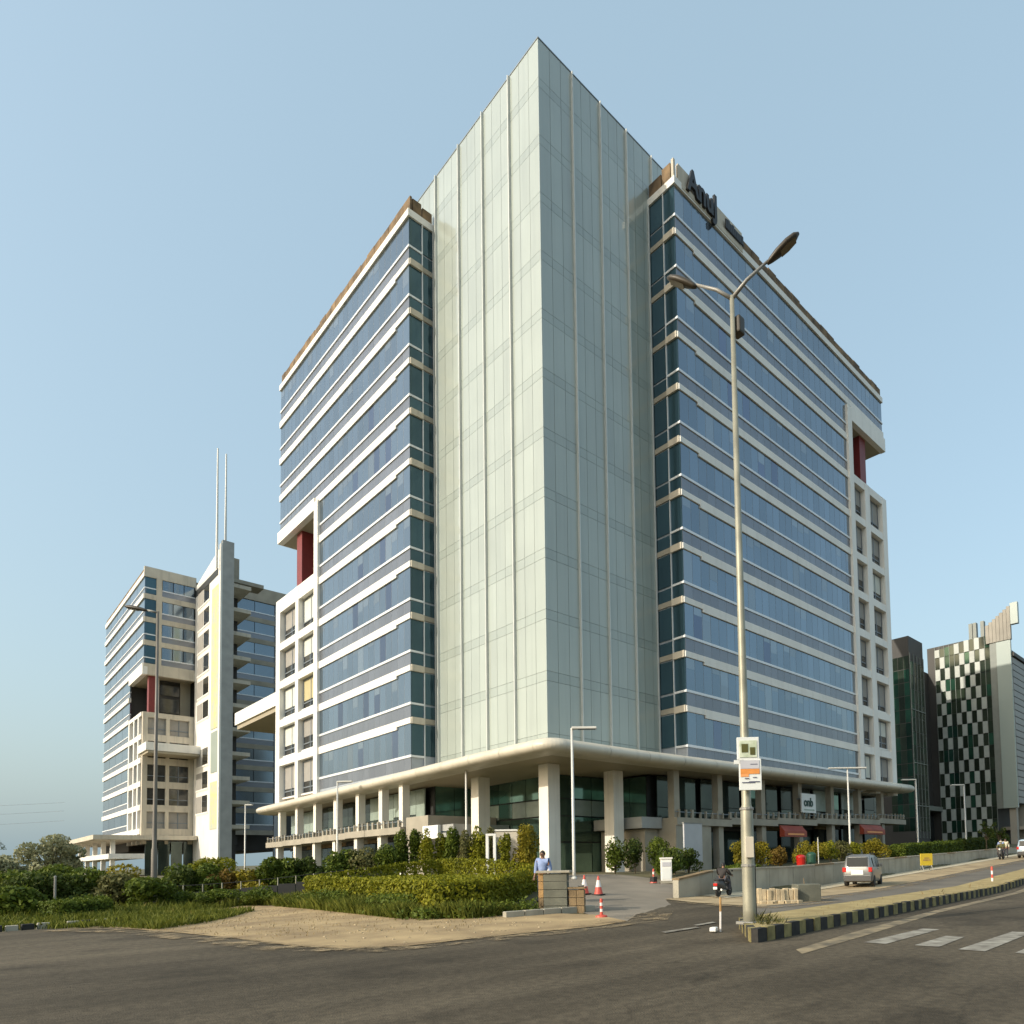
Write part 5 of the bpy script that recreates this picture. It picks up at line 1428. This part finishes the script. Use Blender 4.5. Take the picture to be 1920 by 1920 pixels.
def scooter(label, loc, rz, paint, group=None, scale=1.0):
    t = thing('motor_scooter', label, 'scooter', loc, rz, group, scale)
    for x in (-.62, .62):
        wh = link('wheel', MB().add([], []).mesh('wheel', 'rubber'), t); wh.location = (x, 0, .26); wh.rotation_euler = (R(90), 0, 0)
        MB().lathe([(.16, -.05), (.24, -.05), (.26, -.025), (.26, .025), (.24, .05), (.16, .05)], 18).build('tyre', 'rubber', wh)
        MB().lathe([(.02, -.055), (.17, -.03), (.17, .03), (.02, .055)], 14).build('rim', 'rim', wh)
    bd = MB()
    secs = [(-.88, .09, .56, .72), (-.7, .17, .42, .76), (-.35, .19, .30, .74), (-.1, .17, .26, .66), (.02, .15, .24, .36), (.35, .15, .24, .34), (.44, .20, .30, .62), (.50, .17, .34, .92), (.56, .08, .6, .98)]
    for x, w, z0, z1 in secs:
        bd.v += [(x, -w * .6, z0), (x, -w, (z0 + z1) / 2), (x, -w * .7, z1), (x, w * .7, z1), (x, w, (z0 + z1) / 2), (x, w * .6, z0)]
    for i in range(len(secs) - 1):
        for k in range(6): bd.f.append([i * 6 + k, i * 6 + (k + 1) % 6, (i + 1) * 6 + (k + 1) % 6, (i + 1) * 6 + k]); bd.mi.append(0)
    bd.f.append([5, 4, 3, 2, 1, 0]); bd.mi.append(0); bd.f.append([48 + k for k in range(6)]); bd.mi.append(0)
    bd.build('body', paint, t, True)
    bevel(MB().box(-.80, -.14, .745, -.05, .14, .83).build('seat', 'rubber', t), .03)
    MB().tube([(.60, 0, .26), (.52, 0, .70), (.46, 0, 1.02)], [.035, .035, .03], 8).build('fork', 'galv_grey', t)
    MB().tube([(.40, -.32, 1.0), (.47, -.14, 1.03), (.47, .14, 1.03), (.40, .32, 1.0)], .02, 7).build('handlebar', 'rubber', t)
    for s in (-1, 1):
        MB().tube([(.46, s * .2, 1.02), (.47, s * .26, 1.18)], .008, 5).build('mirror_stalk', 'galv_grey', t)
        bevel(MB().box(.45, s * .26 - .05, 1.16, .47, s * .26 + .05, 1.24).build('mirror', 'rubber', t), .008)
    bevel(MB().box(-.93, -.1, .52, -.87, .1, .64).build('tail_light', 'tail_light', t), .01)
    bevel(MB().box(-.95, -.1, .36, -.92, .1, .48).build('number_plate', 'plate', t), .005)
    MB().tube([(-.2, -.2, .28), (-.75, -.22, .34)], [.03, .05], 9).build('exhaust', 'rim', t)
    MB().ellipsoid((.56, 0, .88), (.06, .09, .08), 10, 8).build('headlight', 'plate', t, True)
    return t
sx, sy = -4.9, -16.75
scooter('dark scooter under a rider in front of the low garden wall, seen from behind', (sx, sy, H(sx, sy) + .03), R(12), 'car_plastic', None, .82)
person('rider in a dark jacket on the dark scooter in front of the garden wall', (sx, sy, H(sx, sy) + .03), R(12), 'ride', 'jacket', 'trousers', scale=.82)
fx, fy = 38.0, -14.4
scooter('far scooter with a cream helmeted rider near the right end of the garden wall', (fx, fy, H(fx, fy) + .02), R(185), 'car_plastic')
person('rider with a cream helmet on the far scooter at right', (fx, fy, H(fx, fy) + .02), R(185), 'ride', 'leaf_olive', 'trousers', helmet='cream_cloth')
for x, y, lb, sh in ((42.5, -13.5, 'person in cream shirt standing by the far end of the garden wall', 'cream_cloth'), (39.8, -13.9, 'person in violet shirt standing by the far lamp', 'shirt_blue')):
    person(lb, (x, y, H(x, y) + .02), R(190), 'stand', sh, 'trousers')
person('guard in a light blue shirt standing behind the stone gate pillar', (-12.1, -14.6, H(-12.1, -14.6) + .02), R(205), 'stand', 'shirt_blue', 'trousers')

# ------------------------------------------------------------------ gate pillar, barriers, small street things
gpz = H(-13.4, -16.9)
gpil = thing('gate_pillar', 'grey stone gate pillar with an ochre side, a flat cap and a low brown wing', 'pillar', (-13.3, -16.75, gpz), R(-52))
for k in range(5):
    z0 = -.05 + k * .245
    bevel(MB().box(-.36, -.17, z0, .36, .17, z0 + .232).build('stone', 'stone_grey', gpil), .008)
    bevel(MB().box(-.52, -.14, z0, -.37, .16, z0 + .232).build('stone', 'stone_ochre' if k > 1 else 'stone_brown', gpil), .008)
bevel(MB().box(-.58, -.24, 1.18, .46, .24, 1.25).build('cap', 'concrete', gpil), .01)
for k in range(3):
    z0 = -.05 + k * .24
    for q in range(2): bevel(MB().box(.40 + q * .24, -.12, z0, .63 + q * .24, .14, z0 + .228).build('stone', 'stone_brown', gpil), .008)
MB().box(.38, -.16, .69, .90, .18, .74).build('wing_cap', 'stone_brown', gpil)
bp = thing('barrier_post', 'short black barrier post beside the stone gate pillar', 'post', (-11.9, -16.3, H(-11.9, -16.3)), R(-45))
bevel(MB().box(-.09, -.09, 0, .09, .09, .68).build('post', 'rubber', bp), .01); MB().box(-.1, -.1, .68, .1, .1, .72).build('cap', 'galv_grey', bp)
# white gate frame and cream gate wall behind the hedge
gf = thing('gate_frame', 'narrow white gate frame behind the hedge, left of the entrance', 'gate', (-9.4, -7.6, H(-9.4, -7.6)), R(-45))
for s in (-.16, .16): bevel(MB().box(s - .06, -.06, 0, s + .06, .06, 1.95).build('post', 'white_paint', gf), .01)
MB().box(-.22, -.06, 1.955, .22, .06, 2.05).build('lintel', 'white_paint', gf)
cw = thing('gate_wall', 'short cream wall behind the yellow green shrub by the entrance', 'wall', (-6.4, -5.0, H(-6.4, -5)), R(-45))
bevel(MB().box(-.85, -.12, 0, .35, .12, 2.3).build('wall', 'cream', cw), .02); MB().box(-.9, -.17, 2.3, .4, .17, 2.38).build('coping', 'white_clad', cw)
# cones and bollards
def cone(label, x, y, h=.72, group='red and white traffic cones on the entrance ramp'):
    t = thing('traffic_cone', label, 'traffic cone', (x, y, H(x, y) + .0), random.uniform(0, 1), group)
    bevel(MB().box(-.19, -.19, 0, .19, .19, .04).build('base', 'rubber', t), .01)
    r = lambda z: .145 * (1 - z / h) + .025
    MB().lathe([(r(.0), .04), (r(h * .42), h * .42)], 16).build('cone', 'cone_red', t)
    MB().lathe([(r(h * .42) + .002, h * .42), (r(h * .78) + .002, h * .78)], 16).build('reflective_sleeve', 'cone_white', t)
    MB().lathe([(r(h * .78), h * .78), (r(h), h)], 16).build('tip', 'cone_red', t)
    return t
cone('left one of the pair of red and white traffic cones on the entrance ramp', -9.3, -13.55)
cone('right one of the pair of red and white traffic cones on the entrance ramp', -8.95, -13.95)
def flexpost(label, x, y, h, base=True, cat='bollard'):
    t = thing('bollard', label, cat, (x, y, H(x, y) + .01))
    if base: MB().lathe([(.17, 0), (.16, .04), (.06, .07)], 14).build('base', 'cone_red', t)
    k = 5
    for i in range(k):
        z0 = .06 + (h - .06) * i / k; z1 = .06 + (h - .06) * (i + 1) / k
        MB().lathe([(.042, z0), (.042, z1)], 10).build('band', 'cone_red' if i % 2 == 0 else 'cone_white', t)
    MB().lathe([(.042, h), (.02, h + .03)], 10).build('cap', 'cone_red', t)
    return t
flexpost('slim red bollard with a round base at the mouth of the entrance ramp', -13.7, -19.15, .48)
fb = flexpost('red and white bollard with a black foot beside the white control cabinet', -3.3, -11.6, .62)
MB().box(-.12, -.12, 0, .12, .12, .28).build('foot', 'rubber', fb)
mp = thing('marker_post', 'small thin reddish marker post at the left side of the median nose', 'post', (-14.95, -24.12, 0.0))
MB().tube([(0, 0, -.05), (.02, 0, .42)], .022, 7).build('lower_part', 'cone_white', mp); MB().tube([(.02, 0, .42), (.04, .01, .72)], .024, 7).build('upper_part', 'stone_ochre', mp)
wb = thing('concrete_block', 'small whitewashed block at the foot of the reddish marker post', 'block', (-15.15, -24.1, .02), .4)
bevel(MB().box(-.10, -.07, 0, .10, .07, .09).build('block', 'white_paint', wb), .02)
flexpost('lone pale post standing on the median far to the right', 6.2, med_y(6.2) + .9, .85, False, 'post')
# white control cabinet
kb = thing('control_cabinet', 'white control cabinet on a grey foot at the left end of the garden wall', 'cabinet', (-2.75, -11.9, H(-2.75, -11.9)), R(-45))
bevel(MB().box(-.25, -.22, .12, .25, .22, 1.12).build('body', 'white_paint', kb), .02)
bevel(MB().box(-.29, -.26, 1.12, .29, .26, 1.19).build('lid', 'white_clad', kb), .01)
bevel(MB().box(-.19, -.235, .78, .19, -.221, .98).build('display', 'sign_grey', kb), .004)
bevel(MB().box(-.2, -.232, .2, .2, -.221, .7).build('door', 'sign_white', kb), .004)
MB().box(-.28, -.25, 0, .28, .25, .12).build('foot', 'concrete', kb)
MB().tube([(-.12, 0, 1.19), (-.12, 0, 1.42)], .012, 6).build('aerial', 'galv', kb)
# yellow board
yb = thing('warning_board', 'yellow warning board standing in front of the garden wall, right of the hatchback', 'sign', (20.2, -14.9, H(20.2, -14.9)), R(-30))
bevel(MB().box(-.48, -.03, .35, .48, .03, 1.15).build('board', 'yellow', yb), .02)
for s in (-.36, .36): MB().tube([(s, 0, .4), (s * 1.05, -.2, 0)], .025, 6).build('leg', 'galv_grey', yb); MB().tube([(s, .02, .4), (s * 1.05, .25, 0)], .025, 6).build('leg', 'galv_grey', yb)
MB().box(-.3, -.04, .68, .3, -.031, .76).box(-.2, -.04, .82, .2, -.031, .88).build('print', 'stone_ochre', yb)
# red and green bins in the garden
def bin_(label, x, y, m, h=.95):
    t = thing('litter_bin', label, 'bin', (x, y, H(x, y)))
    MB().lathe([(.24, 0), (.27, .1), (.30, h * .8)], 16).build('body', m, t)
    MB().lathe([(.32, h * .8), (.31, h * .9), (.2, h), (.03, h * 1.04)], 16).build('lid', m, t)
    return t
bin_('bright red bin among the ochre shrubs of the raised garden', 12.1, -10.2, 'tail_light', .85)
bin_('dark green bin beside the red bin in the raised garden', 13.4, -10.2, 'dark_green', 1.0)
fp2 = thing('flag_post', 'short pale pole between the red bin and the yellow shrub', 'post', (13.6, -10.6, H(13.6, -10.6)))
MB().tube([(0, 0, 0), (0, 0, 1.9)], .03, 7).build('pole', 'pole_white', fp2); MB().lathe([(.03, 1.9), (.05, 1.93), (.02, 1.98)], 7).build('cap', 'galv', fp2)
# heap of kerb stones and concrete block on the sandy verge
hp = thing('stone_heap', 'heap of pale kerb stones stacked upright on the sandy verge behind the lamp pole', 'stone heap', (-6.4, -20.1, H(-6.4, -20.1)), R(-40))
for i in range(9):
    bevel(MB().obox((-.62 + i * .155 + random.uniform(-.01, .01), random.uniform(-.05, .05), .24), (.14, .3, .5 + random.uniform(-.05, .06)), random.uniform(-.05, .05), 0, random.uniform(-.1, .1)).build('kerb_stone', 'rubble', hp), .015)
for i in range(7): bevel(MB().obox((-.6 + i * .2, -.36 - random.uniform(0, .2), .06), (.2, .16, .12), random.uniform(-.6, .6)).build('rubble_stone', 'rubble', hp), .02)
cb = thing('concrete_block', 'grey concrete block beside the heap of kerb stones', 'block', (-5.25, -20.55, H(-5.25, -20.55)), R(-38))
bevel(MB().box(-.42, -.3, -.02, .42, .3, .62).build('block', 'stone_grey', cb), .03); MB().tube([(-.1, -.1, .6), (-.12, -.1, .82)], .012, 5).build('iron_bar', 'stone_brown', cb)
# stones scattered on dirt
sc = MB()
for i in range(380):
    x = random.uniform(-21.4, -14.5); y = random.uniform(-20.4, -6)
    if x < -21.6 + .09 * (y + 20) * -1 + .6 or (x > -17 and y > -16.3): continue
    r = random.uniform(.008, .028)
    sc.obox((x, y, H(x, y) + .012 + r * .3), (r * 2, r * 1.6, r), random.uniform(0, 3))
sc.build('gravel', 'rubble')['kind'] = 'stuff'

# overhead cables far off at left
pl = thing('power_line', 'thin overhead cables crossing the sky low at far left', 'cable', (-40, 95, 0))
for z, dz in ((8.4, 1.2), (9.6, 1.5), (10.6, 1.8)):
    MB().tube([(-12 + 40 * q, -14 + 22 * q, z + dz * q - 1.4 * math.sin(q * math.pi)) for q in [i / 12 for i in range(13)]], .016, 5).build('cable', 'board_grey', pl)
